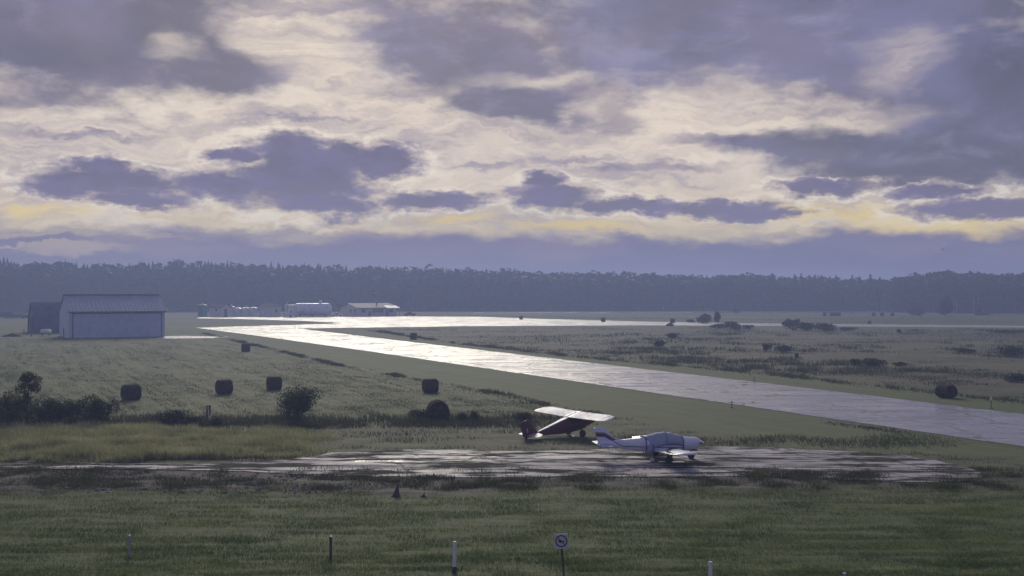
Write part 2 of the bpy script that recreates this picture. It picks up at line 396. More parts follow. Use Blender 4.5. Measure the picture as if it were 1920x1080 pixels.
gm = bpy.data.materials.new('field_ground'); gm.use_nodes = True; t = NT(gm.node_tree); b = t.n['Principled BSDF']
pos = t.n.new('ShaderNodeNewGeometry').outputs['Position']
zA = t.sep(t.attr('zoneA').outputs['Vector']); zB = t.sep(t.attr('zoneB').outputs['Vector'])
def cc(c): return tuple(c)+(1,)
def two(n, lo, hi, c1, c2): return t.mix(t.ss(n, lo, hi), cc(c1), cc(c2))
str_ = t.noise(t.v('MULTIPLY', pos, (.10, .9, 1.)), 1., 5, .6)
str2 = t.noise(t.v('MULTIPLY', pos, (.5, 3.2, 1.)), 1., 4, .65)
big = t.noise(pos, .045, 4, .55); mid = t.noise(pos, .35, 5, .6); fin = t.noise(pos, 4., 4, .7)
sp = t.sep(pos)
cax = t.m('SUBTRACT', t.m('MULTIPLY', sp[0], rd.y), t.m('MULTIPLY', sp[1], rd.x)); alx = t.m('ADD', t.m('MULTIPLY', sp[0], rd.x), t.m('MULTIPLY', sp[1], rd.y))
ray = t.noise(t.xyz(t.m('MULTIPLY', cax, .55), t.m('MULTIPLY', alx, .03), 0.), 1., 6, .68)
ray2 = t.noise(t.xyz(t.m('MULTIPLY', cax, 1.3), t.m('MULTIPLY', alx, .16), 4.), 1., 5, .7)
mixn = t.m('MULTIPLY_ADD', str2, .5, t.m('MULTIPLY', str_, .5))
lawn = two(mixn, .38, .62, (.045, .074, .018), (.108, .140, .040))
lawn = t.mix(t.m('MULTIPLY', t.ss(big, .42, .62), .5), lawn, cc((.078, .100, .028)))
lawn = t.mix(t.m('MULTIPLY', t.ss(fin, .5, .75), .4), lawn, cc((.10, .10, .062)))
hayn = t.m('MULTIPLY_ADD', ray2, .5, t.m('MULTIPLY', ray, .5))
hay = two(hayn, .42, .58, (.060, .082, .026), (.125, .150, .052))
hay = t.mix(t.m('MULTIPLY', t.ss(mid, .45, .7), .45), hay, cc((.092, .112, .044)))
verge = two(t.m('MULTIPLY_ADD', ray, .6, t.m('MULTIPLY', mid, .4)), .35, .65, (.066, .094, .028), (.100, .134, .042))
rgn = t.noise(t.v('MULTIPLY', pos, (.03, .05, 1.)), 1., 7, .68)
rough = two(rgn, .38, .64, (.055, .064, .028), (.125, .125, .062))
rough = t.mix(t.m('MULTIPLY', t.ss(t.noise(t.v('MULTIPLY', pos, (.012, .04, 1.)), 1., 4), .52, .68), .5), rough, cc((.14, .105, .082)))
rough = t.mix(t.ss(mid, .60, .70), rough, cc((.040, .045, .026)))
weed = two(t.m('MULTIPLY_ADD', str2, .6, t.m('MULTIPLY', mid, .4)), .38, .62, (.050, .060, .026), (.115, .125, .058))
dirt = two(t.noise(t.v('MULTIPLY', pos, (.35, 1.8, 1.)), 1., 6, .7), .38, .62, (.022, .020, .020), (.115, .105, .095))
tall = two(mid, .35, .65, (.10, .115, .045), (.17, .18, .075))
far = two(t.noise(t.v('MULTIPLY', pos, (.01, .06, 1.)), 1., 4), .35, .65, (.060, .078, .030), (.098, .115, .050))
col = t.mix(zB[2], lawn, tall)
for z_, c_ in ((zA[0], hay), (zA[1], verge), (zA[2], rough), (zB[0], weed), (zB[1], dirt)): col = t.mix(z_, col, c_)
col = t.mix(t.attr('zoneC').outputs['Fac'], col, far)
t.put(b.inputs['Base Color'], col); b.inputs['Roughness'].default_value = .9; b.inputs['Specular IOR Level'].default_value = .2
bp = t.n.new('ShaderNodeBump'); bp.inputs['Distance'].default_value = .22; bp.inputs['Strength'].default_value = .8
t.put(bp.inputs['Height'], t.m('ADD', t.m('MULTIPLY', mid, .5), t.m('ADD', t.m('MULTIPLY', fin, .12), t.m('MULTIPLY', hayn, .35)))); t.l.new(bp.outputs[0], b.inputs['Normal'])
ground = raw('ground', V, Fa, gm, 4, True)
tag(ground, 'damp mown and rough grass of the airfield', kind='structure')
for nm, ch in (('zoneA', (0, 1, 2)), ('zoneB', (3, 4, 5))):
    a = ground.data.attributes.new(nm, 'FLOAT_VECTOR', 'POINT'); a.data.foreach_set('vector', np.stack([Z[k] for k in ch], -1).astype(np.float32).ravel())
a = ground.data.attributes.new('zoneC', 'FLOAT', 'POINT'); a.data.foreach_set('value', Z[6].astype(np.float32).ravel())

# ---------------------------------------------------------------- paved sheets
def asphalt(name, wet, dry, puddle, worn=0., ior=1.6, wl=1., bmp=.012):
    m = bpy.data.materials.new(name); m.use_nodes = True; t = NT(m.node_tree); b = t.n['Principled BSDF']
    pos = t.n.new('ShaderNodeNewGeometry').outputs['Position']; sp = t.sep(pos)
    ca = t.m('SUBTRACT', t.m('MULTIPLY', sp[0], rd.y), t.m('MULTIPLY', sp[1], rd.x)); al = t.m('ADD', t.m('MULTIPLY', sp[0], rd.x), t.m('MULTIPLY', sp[1], rd.y))
    loc = t.xyz(ca, al, 0.)
    nz = t.noise(loc, .12, 6, .62); fz = t.noise(loc, 1.6, 5, .65); pz = t.noise(t.v('MULTIPLY', pos, (.085, .42, 1.)), 1., 6, .62, .4)
    warp = t.v('MULTIPLY_ADD', t.v('SUBTRACT', t.noise(loc, .25, 4, .6, out=1), (.5, .5, .5)), (3.2, 7., 0.), loc)
    vo = t.n.new('ShaderNodeTexVoronoi'); vo.feature = 'DISTANCE_TO_EDGE'; t.put(vo.inputs['Vector'], t.v('MULTIPLY', warp, (.16, .085, 1.))); vo.inputs['Scale'].default_value = 1.
    crack = t.ss(vo.outputs[0], .030, .004)
    # paving lane joints every 3.8 m
    joint = t.ss(t.m('ABSOLUTE', t.m('SUBTRACT', t.m('FRACT', t.m('MULTIPLY_ADD', nz, .12, t.m('MULTIPLY', ca, 1/3.8))), .5)), .045, .008)
    tj = t.m('ABSOLUTE', t.m('SUBTRACT', t.m('FRACT', t.m('MULTIPLY_ADD', nz, 1.4, t.m('MULTIPLY_ADD', ca, .035, t.m('MULTIPLY', al, 1/9.)))), .5)); tjoint = t.ss(tj, .040, .010)
    joint = t.m('MULTIPLY', joint, t.ss(t.noise(loc, .2, 4), .42, .58)); tjoint = t.m('MULTIPLY', tjoint, t.ss(t.noise(loc, .13, 4), .45, .55))
    cr = t.m('MAXIMUM', crack, t.m('MULTIPLY', t.m('MAXIMUM', joint, tjoint), .8))
    pud = t.ss(pz, puddle, puddle+.05)
    if worn:
        wn = t.noise(t.v('MULTIPLY', pos, (.16, .75, 1.)), 1., 7, .68)
    base = t.mix(t.ss(nz, .35, .65), tuple(dry)+(1,), tuple(x*.75 for x in dry)+(1,))
    base = t.mix(t.m('MULTIPLY', t.ss(fz, .45, .7), .3), base, tuple(x*1.3 for x in dry)+(1,))
    base = t.mix(t.m('MULTIPLY', cr, .8), base, (.03, .03, .03, 1)); base = t.mix(t.m('MULTIPLY', t.ss(pz, .50, .36), .45), base, tuple(x*.45 for x in dry)+(1,))
    rough = t.ss(nz, .3, .7, wet[0], wet[1])
    rough = t.m('MULTIPLY_ADD', fz, .10, rough); rough = t.m('MULTIPLY_ADD', t.ss(pz, .50, .38), .25, rough); t.put(b.inputs['Specular IOR Level'], t.m('SUBTRACT', .5, t.m('MULTIPLY', t.ss(pz, .52, .40), .38)))
    wetline = t.m('MULTIPLY', cr, t.ss(t.noise(loc, .35, 3), .45, .55))
    wetline = t.m('MULTIPLY', wetline, wl)
    rough = t.mix(t.m('MAXIMUM', pud, wetline), rough, (.03, .03, .03, 1))
    rough = t.mix(t.m('MULTIPLY', cr, t.ss(t.noise(loc, .35, 3), .55, .45)), rough, (.85, .85, .85, 1))
    if worn:
        g = t.ss(wn, worn, worn+.06); base = t.mix(g, base, t.mix(t.ss(fz, .4, .6), (.022, .024, .014, 1), (.07, .066, .045, 1)))
        rough = t.mix(g, rough, (1, 1, 1, 1))
        t.put(b.inputs['Specular IOR Level'], t.m('SUBTRACT', .5, t.m('MULTIPLY', g, .45)))
    t.put(b.inputs['Base Color'], base); t.put(b.inputs['Roughness'], rough); b.inputs['IOR'].default_value = ior
    bp = t.n.new('ShaderNodeBump'); bp.inputs['Distance'].default_value = bmp; bp.inputs['Strength'].default_value = .7
    t.put(bp.inputs['Height'], t.m('MULTIPLY', fz, t.m('SUBTRACT', 1., t.m('MAXIMUM', pud, wetline)))); t.l.new(bp.outputs[0], b.inputs['Normal'])
    return m
def sheet(name, poly, z, m, label, ragged=0., edge=.0):
    pts = []
    for i in range(len(poly)):
        p, q = Vector(poly[i]), Vector(poly[(i+1) % len(poly)]); L = (q-p).length; k = max(1, min(90, int(L/1.2))) if ragged else 1
        nrm = Vector((-(q-p).y, (q-p).x)).normalized()
        for j in range(k):
            c = p.lerp(q, j/k); pts.append(c+nrm*ragged*(float(fbm(np.array([c.x*.6]), np.array([c.y*.6]), 3)[0])-.5)*2)
    bm_v = [(p.x, p.y, z) for p in pts]; n = len(bm_v)
    from mathutils.geometry import tessellate_polygon
    tri = tessellate_polygon([[Vector(p) for p in bm_v]])
    vs = bm_v+[(x, y, -.06) for x, y, _ in bm_v]; fs = [tuple(f) for f in tri]+[(i, (i+1) % n, (i+1) % n+n, i+n) for i in range(n)]
    o = MB().add(vs, fs).build(name, m)
    return tag(o, label, kind='structure')
am = asphalt('wet_runway_asphalt', (.13, .20), (.36, .35, .385), .57, wl=.8, ior=1.45, bmp=.02)
sheet('runway', RUN, .030, am, 'wet grey runway with puddles and cracks running away to the left', .25)
sheet('taxiway', TAX, .026, asphalt('wet_taxiway_asphalt', (.40, .48), (.42, .42, .43), .58, ior=1.7, wl=0., bmp=.12), 'wet shining taxiway and apron before the far buildings', .3)
sheet('apron', APR, .034, asphalt('old_apron_asphalt', (.55, .75), (.36, .34, .38), .66, .475, ior=1.45, wl=0.), 'old broken asphalt apron overgrown with weeds', .6)
sheet('concrete_pad', PAD, .030, M['conc'], 'thin wet concrete strip beside the white hangar', .2)
sheet('far_road', ROAD, .030, asphalt('wet_far_road', (.42, .5), (.5, .5, .5), .4, bmp=.12, ior=2.0, wl=0.), 'thin wet road before the forest', .1)
# standing water on the apron
wm = mat('puddle_water', (.03, .03, .035), .02, ior=1.33)
def puddle(px, py, wpx, hpx, label, z=.042):
    c = gp(px, py); sx = wpx/F*c.y/2; sy = (gp(px, py-hpx/2).y-gp(px, py+hpx/2).y)/2; vs = []
    n = 40; ph = random.random()*99
    for i in range(n):
        a = 2*math.pi*i/n; r = .75+.55*(float(fbm(np.array([math.cos(a)*1.6+ph]), np.array([math.sin(a)*1.6+ph]), 3)[0])-.3)
        vs.append((c.x+math.cos(a)*sx*r, c.y+math.sin(a)*sy*r, z))
    tag(MB().add(vs+[(x, y, z-.03) for x, y, _ in vs], [tuple(range(n))]+[(i, (i+1) % n, (i+1) % n+n, i+n) for i in range(n)]).build('puddle', wm), label, kind='structure')
for a in [(1180, 866.5, 150, 1.6), (1270, 866.8, 34, 2.0), (1295, 867, 14, 1.5), (1130, 865, 44, 2.4), (1072, 818, 14, 3), (830, 891.5, 18, 2.2), (905, 891, 60, 2), (1150, 884, 70, 2), (1620, 857, 150, 1.6), (1500, 873, 160, 2.2), (60, 878, 90, 2.4), (300, 872, 120, 2.4), (580, 865, 90, 2.5), (1750, 893, 80, 2), (1640, 878, 130, 2), (1420, 851, 110, 1.6)]:
    puddle(*a, 'shallow puddle lying on the old apron')

# ================================================================= buildings
def hit(P0, e, px):
    """distance w along direction e from P0 at which the line crosses the photo column px"""
    k = (px-960)/F; return (k*P0.y-P0.x)/(e.x-k*e.y)
# ---- big white hangar; local x runs along the door wall, y into the building
HA = R(29); e = Vector((math.cos(HA), math.sin(HA), 0)); P0 = gp(130, 634)
LW = hit(P0, e, 309); DP = 14.5; EH = 6.15; RH = 9.85
hg = thing('hangar', 'large white metal hangar with a wide dark framed door', 'hangar', P0, HA)
w_ = MB(); tk = .18
w_.prism([(0, -.05), (DP, -.05), (DP, EH), (DP/2, RH-.12), (0, EH)], 'x', 0, tk)
w_.prism([(0, -.05), (DP, -.05), (DP, EH), (DP/2, RH-.12), (0, EH)], 'x', LW-tk, LW)
w_.box((LW/2, DP-.1, EH/2), (LW-.4, .2, EH-.1)); w_.box((.45, .1, EH/2), (.5, .2, EH)); w_.box((LW-.45, .1, EH/2), (.5, .2, EH)); w_.box((LW/2, .1, EH-.2), (LW-1.4, .2, .4))
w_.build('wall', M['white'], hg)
for s in (0, 1):
    y0, y1 = (-.35, DP/2) if s == 0 else (DP+.35, DP/2); z0 = EH-.15
    rf = MB(); dz = .14
    rf.add([(-.3, y0, z0), (LW+.3, y0, z0), (LW+.3, y1, RH), (-.3, y1, RH), (-.3, y0, z0+dz), (LW+.3, y0, z0+dz), (LW+.3, y1, RH+dz), (-.3, y1, RH+dz)],
           [(0, 1, 2, 3), (7, 6, 5, 4), (0, 4, 5, 1), (1, 5, 6, 2), (2, 6, 7, 3), (3, 7, 4, 0)])
    ro = rf.build('roof_slope', M['roofw'], hg)
    ribs = MB(); k = int(LW/.9)
    for i in range(k+1):
        x = i*LW/k; ribs.add([(x-.04, y0, z0+dz), (x+.04, y0, z0+dz), (x+.04, y1, RH+dz), (x-.04, y1, RH+dz), (x-.02, y0, z0+dz+.06), (x+.02, y0, z0+dz+.06), (x+.02, y1, RH+dz+.06), (x-.02, y1, RH+dz+.06)],
                 [(4, 5, 6, 7), (0, 4, 7, 3), (1, 2, 6, 5), (0, 1, 5, 4)])
    tag(ribs.build('roof_rib', M['roofw'], ro), kind='stuff')
MB().box((LW/2, DP/2, RH+.22), (LW+.7, .7, .16)).build('ridge_cap', M['trim'], hg)
MB().box((LW/2, -.47, EH-.12), (LW+.6, .14, .2)).build('gutter', M['trim'], hg)
MB().box((.78, -.06, EH/2-.15), (.16, .16, EH-.3)).box((LW-.78, -.06, EH/2-.15), (.16, .16, EH-.3)).box((LW/2, -.06, EH-.42), (LW-1.6, .16, .16)).build('door_frame', M['trim'], hg)
nd = 6
for i in range(nd):
    x0 = .9+(LW-1.8)*i/nd; x1 = .9+(LW-1.8)*(i+1)/nd
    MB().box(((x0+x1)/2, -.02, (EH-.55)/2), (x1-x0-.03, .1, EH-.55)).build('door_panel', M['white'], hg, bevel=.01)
MB().box((-.04, DP*.55, 1.05), (.06, 1.0, 2.1)).build('side_door', M['trim'], hg)
MB().box((LW/2, -.12, -.06), (LW+.4, .4, .22)).build('door_sill', M['conc'], hg)
# ---- gothic-arch steel store behind it
P0 = gp(63, 624.5); e = Vector((math.cos(HA), math.sin(HA), 0)); QL = 11.; QW = 12.; QH = 8.0
P0 = Vector((P0.x, P0.y, 0))
qn = thing('steel_arch_building', 'dark ribbed steel arch building behind the white hangar', 'storage building', P0, HA)
def arch(n=14):
    r = []
    for i in range(n+1):
        a = i/n; y = QW/2*(1-math.cos(a*math.pi/2)**1.0) if False else None
        z = QH*a; yy_ = QW/2*(a**2.2)*1.0; r.append((yy_, z))
    for i in range(n-1, -1, -1):
        a = i/n; r.append((QW-QW/2*(a**2.2), QH*a))
    return r
ar = arch()
sk = MB(); nx = 48; rows = []
for i in range(nx+1):
    x = QL*i/nx; off = .06*(i % 2)
    rows.append([(x, y+(-off if y < QW/2 else off if y > QW/2 else 0), z+(off if abs(y-QW/2) < .1 else 0)) for y, z in ar])
n = len(ar); vs = [p for r_ in rows for p in r_]; fs = [(i*n+k, (i+1)*n+k, (i+1)*n+k+1, i*n+k+1) for i in range(nx) for k in range(n-1)]
sk.add(vs, fs).build('ribbed_shell', M['quon'], qn, smooth=None)
MB().prism([(y, z) for y, z in ar], 'x', .35, .5).build('end_wall', M['quon'], qn)
MB().prism([(y, z) for y, z in ar], 'x', QL-.5, QL-.35).build('end_wall', M['quon'], qn)
MB().box((.30, QW/2, 2.1), (.1, 5.5, 4.2)).build('end_door', M['dark'], qn)
# ---- odds beside it
g = thing('fuel_tank', 'small white propane tank on dark legs before the steel arch building', 'tank', gp(86, 629.5), .2)
T_ = MB(); rr = [0.05, .38, .52, .56, .56, .52, .38, .05]; xx = [-1.35, -1.25, -1.0, -.8, .8, 1.0, 1.25, 1.35]
T_.loft([[(xx[i], rr[i]*math.cos(2*math.pi*k/14), 1.05+rr[i]*math.sin(2*math.pi*k/14)) for k in range(14)] for i in range(8)]).build('tank_shell', M['tank'], g, smooth=60)
for x in (-.8, .8):
    for y in (-.3, .3): MB().box((x, y, .27), (.12, .12, .56)).build('leg', M['black'], g)
MB().tube([(0, 0, 1.55), (0, 0, 1.75)], .14, 8).build('valve_cap', M['steel'], g)
def lump(name, label, cat, c, L, W, Hh, m, yaw=0., seed=1., kind=None):
    n, k = 26, 12; vs = []; fs = []
    for j in range(k+1):
        r = j/k
        for i in range(n):
            a = 2*math.pi*i/n; q = float(fbm(np.array([math.cos(a)*2*r+seed*7]), np.array([math.sin(a)*2*r+seed*3]), 4)[0])
            vs.append((math.cos(a)*r*L/2*(.85+.3*q), math.sin(a)*r*W/2*(.85+.3*q), Hh*max(0, 1-r**1.7)*(.65+.7*q)-.06))
    for j in range(k):
        for i in range(n): fs.append((j*n+i, j*n+(i+1) % n, (j+1)*n+(i+1) % n, (j+1)*n+i))
    o = MB().add(vs, fs).build(name, m, smooth=None); o.location = c; o.rotation_euler = (0, 0, yaw)
    return tag(o, label, cat, kind=kind)
lump('soil_heap', 'low dark heap of soil left of the steel arch building', 'soil heap', gp(23, 631), 5.2, 3., .75, M['soil'])
for px, py, h_, lb in ((45, 624, 1.0, 'short dark post standing just left of the steel arch building'), (59, 631, .75, 'short dark stump post at the corner of the steel arch building')):
    o = MB().tube([(0, 0, -.1), (.01, 0, h_)], [.12, .10], 8).build('post', M['postd']); o.location = gp(px, py); tag(o, lb, 'post')

# ---- the distant terminal group, about 530 m away
def gable(mb, L, W, eh, rh, ov=.5, th=.15):
    """two roof slopes, ridge along x, box from 0..L, 0..W"""
    for y0 in (-ov, W+ov):
        z0 = eh-(rh-eh)*ov/(W/2)
        mb.add([(-ov, y0, z0), (L+ov, y0, z0), (L+ov, W/2, rh), (-ov, W/2, rh), (-ov, y0, z0+th), (L+ov, y0, z0+th), (L+ov, W/2, rh+th), (-ov, W/2, rh+th)],
               [(0, 1, 2, 3), (7, 6, 5, 4), (0, 4, 5, 1), (1, 5, 6, 2), (2, 6, 7, 3), (3, 7, 4, 0)])
    return mb
def walls(L, W, eh, rh): return MB().prism([(0, -.1), (W, -.1), (W, eh), (W/2, rh), (0, eh)], 'x', 0, L)
def window(parent, c, w, h, axis='x', panes=2, rows=1):
    """a framed window on the y=0 wall (axis x) or the x=0 wall (axis y)"""
    f = MB(); q = .1
    for a, b_, ww, hh in ((0, h/2, w+q, q), (0, -h/2, w+q, q), (-w/2, 0, q, h), (w/2, 0, q, h)):
        f.box((c[0]+a, c[1]-.04, c[2]+b_) if axis == 'x' else (c[0]-.04, c[1]+a, c[2]+b_), (ww, .1, hh) if axis == 'x' else (.1, ww, hh))
    wo_ = f.build('window', M['cream'], parent)
    for i in range(panes):
        for j in range(rows):
            pw = w/panes; a = -w/2+pw*(i+.5); ph = h/rows; b_ = -h/2+ph*(j+.5)
            MB().box((c[0]+a, c[1]-.02, c[2]+b_) if axis == 'x' else (c[0]-.02, c[1]+a, c[2]+b_), (pw-.14, .06, ph-.14) if axis == 'x' else (.06, pw-.14, ph-.14)).build('pane', M['glass'], wo_)
TA = R(33); P0 = gp(671, 593.6)
e = Vector((math.cos(TA), math.sin(TA), 0)); TL = hit(P0, e, 744); e2 = Vector((-math.sin(TA), math.cos(TA), 0)); TW = hit(P0, e2, 638)
tb = thing('terminal_building', 'long pale bungalow terminal with a grey gabled roof and dark windows', 'building', P0, TA)
EHt, RHt = 3.9, 5.7
walls(TL, TW, EHt, RHt).build('wall', M['cream'], tb)
gable(MB(), TL, TW, EHt, RHt+.05, .9, .2).build('roof', M['shing'], tb)
MB().add([(TL-6, -2., EHt-.3), (TL+.8, -2., EHt-.3), (TL+.8, 2.5, EHt+.7), (TL-6, 2.5, EHt+.7), (TL-6, -2., EHt-.12), (TL+.8, -2., EHt-.12), (TL+.8, 2.5, EHt+.95), (TL-6, 2.5, EHt+.95)],
         [(0, 1, 2, 3), (7, 6, 5, 4), (0, 4, 5, 1), (1, 5, 6, 2), (2, 6, 7, 3), (3, 7, 4, 0)]).build('porch_roof', M['roofw'], tb)
MB().box((TL-5.6, -1.8, 1.8), (.2, .2, 3.6)).build('porch_post', M['post'], tb); MB().box((TL+.4, -1.8, 1.8), (.2, .2, 3.6)).build('porch_post', M['post'], tb)
for f_, w in ((.09, 2.0), (.36, 5.6)): window(tb, (TL*f_+w/2, 0, 2.5), w, 1.7, 'x', 2 if w < 3 else 4, 1 if w < 3 else 2)
window(tb, (TL*.80+.9, 0, 2.5), 2., 1.6, 'x', 2)
window(tb, (0, TW*.14, 2.5), 1.8, 1.6, 'y', 2); window(tb, (0, TW*.40, 2.5), 1.8, 1.6, 'y', 2)
MB().box((TL*.30, -.03, 1.2), (1.1, .12, 2.5)).build('door', M['door'], tb); MB().box((TL*.745, -.03, 1.2), (1.1, .12, 2.5)).build('door', M['door'], tb)
fl = MB().tube([(TL*.62, TW*.30, 4.6), (TL*.62, TW*.30, 6.7)], .28, 8).build('chimney', M['brick'], tb)
MB().tube([(TL*.62, TW*.30, 6.7), (TL*.62, TW*.30, 7.1)], [.42, .25], 8).build('chimney_cap', M['tank'], fl)
MB().tube([(1.2, TW*.4, 5.3), (1.2, TW*.4, 10.2)], .05, 5).build('whip_antenna', M['steel'], tb)
wp = thing('weather_mast', 'thin mast with a white wind sensor rising behind the terminal roof', 'mast', gp(690, 593.0)+Vector((2, 14, 0)))
MB().tube([(0, 0, 0), (0, 0, 10.4)], [.09, .05], 6).build('mast_pole', M['steel'], wp)
MB().box((0, 0, 10.5), (.9, .12, .14)).tube([(-.4, 0, 10.55), (-.4, 0, 10.9)], [.2, .02], 6).box((.42, 0, 10.7), (.3, .05, .3)).build('wind_sensor', M['tank'], wp)
# left shed with the teal tank
SA = R(-28); P0 = gp(416.5, 593.8); e = Vector((math.cos(SA), math.sin(SA), 0)); e2 = Vector((-math.sin(SA), math.cos(SA), 0))
sh = thing('shed', 'small white shed with a dark gabled roof beside the teal tank', 'shed', P0, SA+R(90))
gw = abs(hit(P0, e, 432)) ; lw_ = 7.4
wl = MB().prism([(0, -.1), (-gw, -.1), (-gw, 3.7), (-gw/2, 5.0), (0, 3.7)], 'x', 0, lw_); 
sh.scale = (1.08, 1.08, 1.15); sh.rotation_euler = (0, 0, R(180-32)); sh.location = gp(416.5, 594.0)
# local x runs back to the left along the long wall, -y side is the gable seen on the right
wl.build('wall', M['cream'], sh)
r_ = MB()
for y0 in (.5, -gw-.5):
    r_.add([(-.5, y0, 3.55), (lw_+.5, y0, 3.55), (lw_+.5, -gw/2, 5.05), (-.5, -gw/2, 5.05), (-.5, y0, 3.75), (lw_+.5, y0, 3.75), (lw_+.5, -gw/2, 5.25), (-.5, -gw/2, 5.25)],
           [(0, 1, 2, 3), (7, 6, 5, 4), (0, 4, 5, 1), (1, 5, 6, 2), (2, 6, 7, 3), (3, 7, 4, 0)])
r_.build('roof', M['shing'], sh)
MB().box((-.03, -gw*.42, 1.5), (.1, 1.5, 3.0)).build('door', M['door'], sh)
MB().box((lw_*.45, .03, 2.6), (.9, .1, .8)).build('window', M['glass'], sh)
def vtank(name, label, px, py, rad, h, m, dome=.5):
    o = thing(name, label, 'tank', gp(px, py)); n = 20
    prof = [(rad, -.05), (rad, h*.33), (rad, h*.66), (rad, h), (rad*.8, h+dome*.5), (rad*.4, h+dome*.85), (.02, h+dome)]
    MB().loft([[(r*math.cos(2*math.pi*k/n), r*math.sin(2*math.pi*k/n), z) for k in range(n)] for r, z in prof]).build('tank_shell', m, o, smooth=50)
    bd = MB()
    for z in (h*.33, h*.66, h*.99): bd.tube([(0, 0, z-.06), (0, 0, z+.06)], rad+.04, n)
    bd.build('hoop', m, o)
    MB().tube([(0, 0, h+dome*.8), (0, 0, h+dome+.55)], .38, 10).build('hatch', M['tank'], o)
    return o
vtank('storage_tank', 'teal upright tank at the left end of the far buildings', 380, 593.2, 2.1, 5.0, M['teal'])
for px, rd_, hh, lb in ((434, 1.5, 4.2, 'white upright tank touching the gable of the small shed'), (446, 1.9, 3.4, 'squat white upright tank, second after the small shed'), (461, 1.9, 3.5, 'squat white upright tank in the middle of the tank row'), (475, 1.9, 3.6, 'squat white upright tank next to the hip roofed garage')):
    vtank('storage_tank', lb, px, 592.2, rd_, hh, M['tank'], .45)['group'] = 'white tanks between the sheds'
# hip roofed garage
GA_ = R(-20); gr = thing('garage', 'pale garage with a dark hipped roof right of the white tanks', 'garage', gp(510, 594.3), R(180-26))
gr.scale = (1, 1, 1.12); gl, gw = 7.2, 6.6
MB().box((gl/2, -gw/2, 1.95), (gl, gw, 4.1)).build('wall', M['cream'], gr)
MB().add([(-.6, .6, 3.9), (gl+.6, .6, 3.9), (gl+.6, -gw-.6, 3.9), (-.6, -gw-.6, 3.9), (1.6, -gw/2, 5.5), (gl-1.2, -gw/2, 5.5)],
         [(0, 1, 2, 3), (0, 1, 5, 4), (1, 2, 5), (2, 3, 4, 5), (3, 0, 4)]).build('roof', M['shing'], gr)
MB().box((gl*.5, .04, 1.5), (4.2, .1, 3.)).build('garage_door', M['tank'], gr)
MB().box((-.04, -gw*.45, 2.4), (.1, 1.4, 1.2)).build('window', M['glass'], gr)
# long horizontal tank and the box trailer in front of it
lt = thing('horizontal_fuel_tank', 'long white horizontal tank with a hatch dome left of the terminal', 'tank', gp(584, 594.2)+Vector((0, 3, 0)), R(4))
TR = 2.75; n = 24; xs = [-8.7, -8.5, -7.9, -7.0, 7.0, 7.9, 8.5, 8.7]; rs = [.2, 1.2, 2.2, TR, TR, 2.2, 1.2, .2]
MB().loft([[(xs[i], rs[i]*math.cos(2*math.pi*k/n), 3.25+rs[i]*math.sin(2*math.pi*k/n)) for k in range(n)] for i in range(8)]).build('tank_shell', M['tank'], lt, smooth=50)
for x in (-5.5, 0, 5.5): MB().box((x, 0, .5), (.7, 3.6, 1.4)).build('saddle', M['conc'], lt)
hd = MB().tube([(3.4, 0, 5.8), (3.4, 0, 6.9)], .6, 12).build('hatch', M['tank'], lt); MB().tube([(3.4, 0, 6.9), (3.4, 0, 7.25)], [.85, .3], 12).build('hatch_lid', M['tank'], hd)
MB().tube([(7.6, 0, 5.2), (7.6, 0, 7.3)], .12, 6).tube([(6.9, 0, 6.0), (8.2, 0, 6.0)], .08, 6).build('vent_pipe', M['steel'], lt)
bt = thing('box_truck', 'pale blue box truck parked at the left end of the long tank', 'truck', gp(546, 594.6), R(80))
MB().box((0, 0, 3.1), (6.5, 3.6, 4.6)).build('cargo_box', M['tank'], bt, bevel=.06)
cb = MB().prism([(-4.4-.9, .7), (-3.4, .7), (-3.4, 3.0), (-4.5, 3.0), (-5.2, 1.9)], 'y', -1.3, 1.3).build('cab', M['tank'], bt, bevel=.05)
MB().box((-4.3, -1.33, 2.4), (1.2, .06, .8)).build('side_window', M['glass'], cb)
for x in (-4.3, 2.2):
    for y in (-1.45, 1.45):
        wh = MB().tube([(x, y-.15, .55), (x, y+.15, .55)], .55, 12).build('wheel', M['rubber'], bt)
po = thing('lamp_post', 'dark pole with a round white lamp beside the pale box truck', 'lamp post', gp(538.5, 595))
MB().tube([(0, 0, 0), (0, 0, 6.0)], [.16, .10], 8).build('pole', M['postd'], po); MB().tube([(0, 0, 6.0), (0, 0, 6.3), (0, 0, 6.6)], [.2, .42, .15], 8).build('lamp_head', M['tank'], po)
def pickup(label, px, py, yaw, body):
    o = thing('pickup_truck', label, 'pickup truck', gp(px, py), yaw, 'vehicles parked by the terminal')
    MB().prism([(-2.7, .45), (2.6, .45), (2.7, 1.0), (1.5, 1.12), (-2.7, 1.12)], 'y', -.95, .95).build('body', body, o, bevel=.04)
    c_ = MB().prism([(-.9, 1.12), (1.25, 1.12), (.6, 1.75), (-.7, 1.78)], 'y', -.82, .82).build('cab', body, o, bevel=.04)
    MB().prism([(-.7, 1.2), (1.0, 1.2), (.5, 1.66), (-.6, 1.68)], 'y', -.85, .85).build('side_window', M['glass'], c_)
    for x in (-1.7, 1.7):
        for y in (-.86, .86):
            wh = MB().tube([(x, y-.12, .38), (x, y+.12, .38)], .38, 12).build('wheel', M['rubber'], o); MB().tube([(x, y-.14, .38), (x, y+.14, .38)], .2, 8).build('rim', M['steel'], wh)
    return o
pickup('dark pickup truck parked alone at the right end of the terminal', 768, 592.2, R(170), M['brick'])
pickup('pale pickup truck parked between the long tank and the terminal', 632, 593.6, R(185), M['tank'])
pickup('white pickup truck parked between the garage and the lamp post', 532, 593.2, R(10), M['tank'])

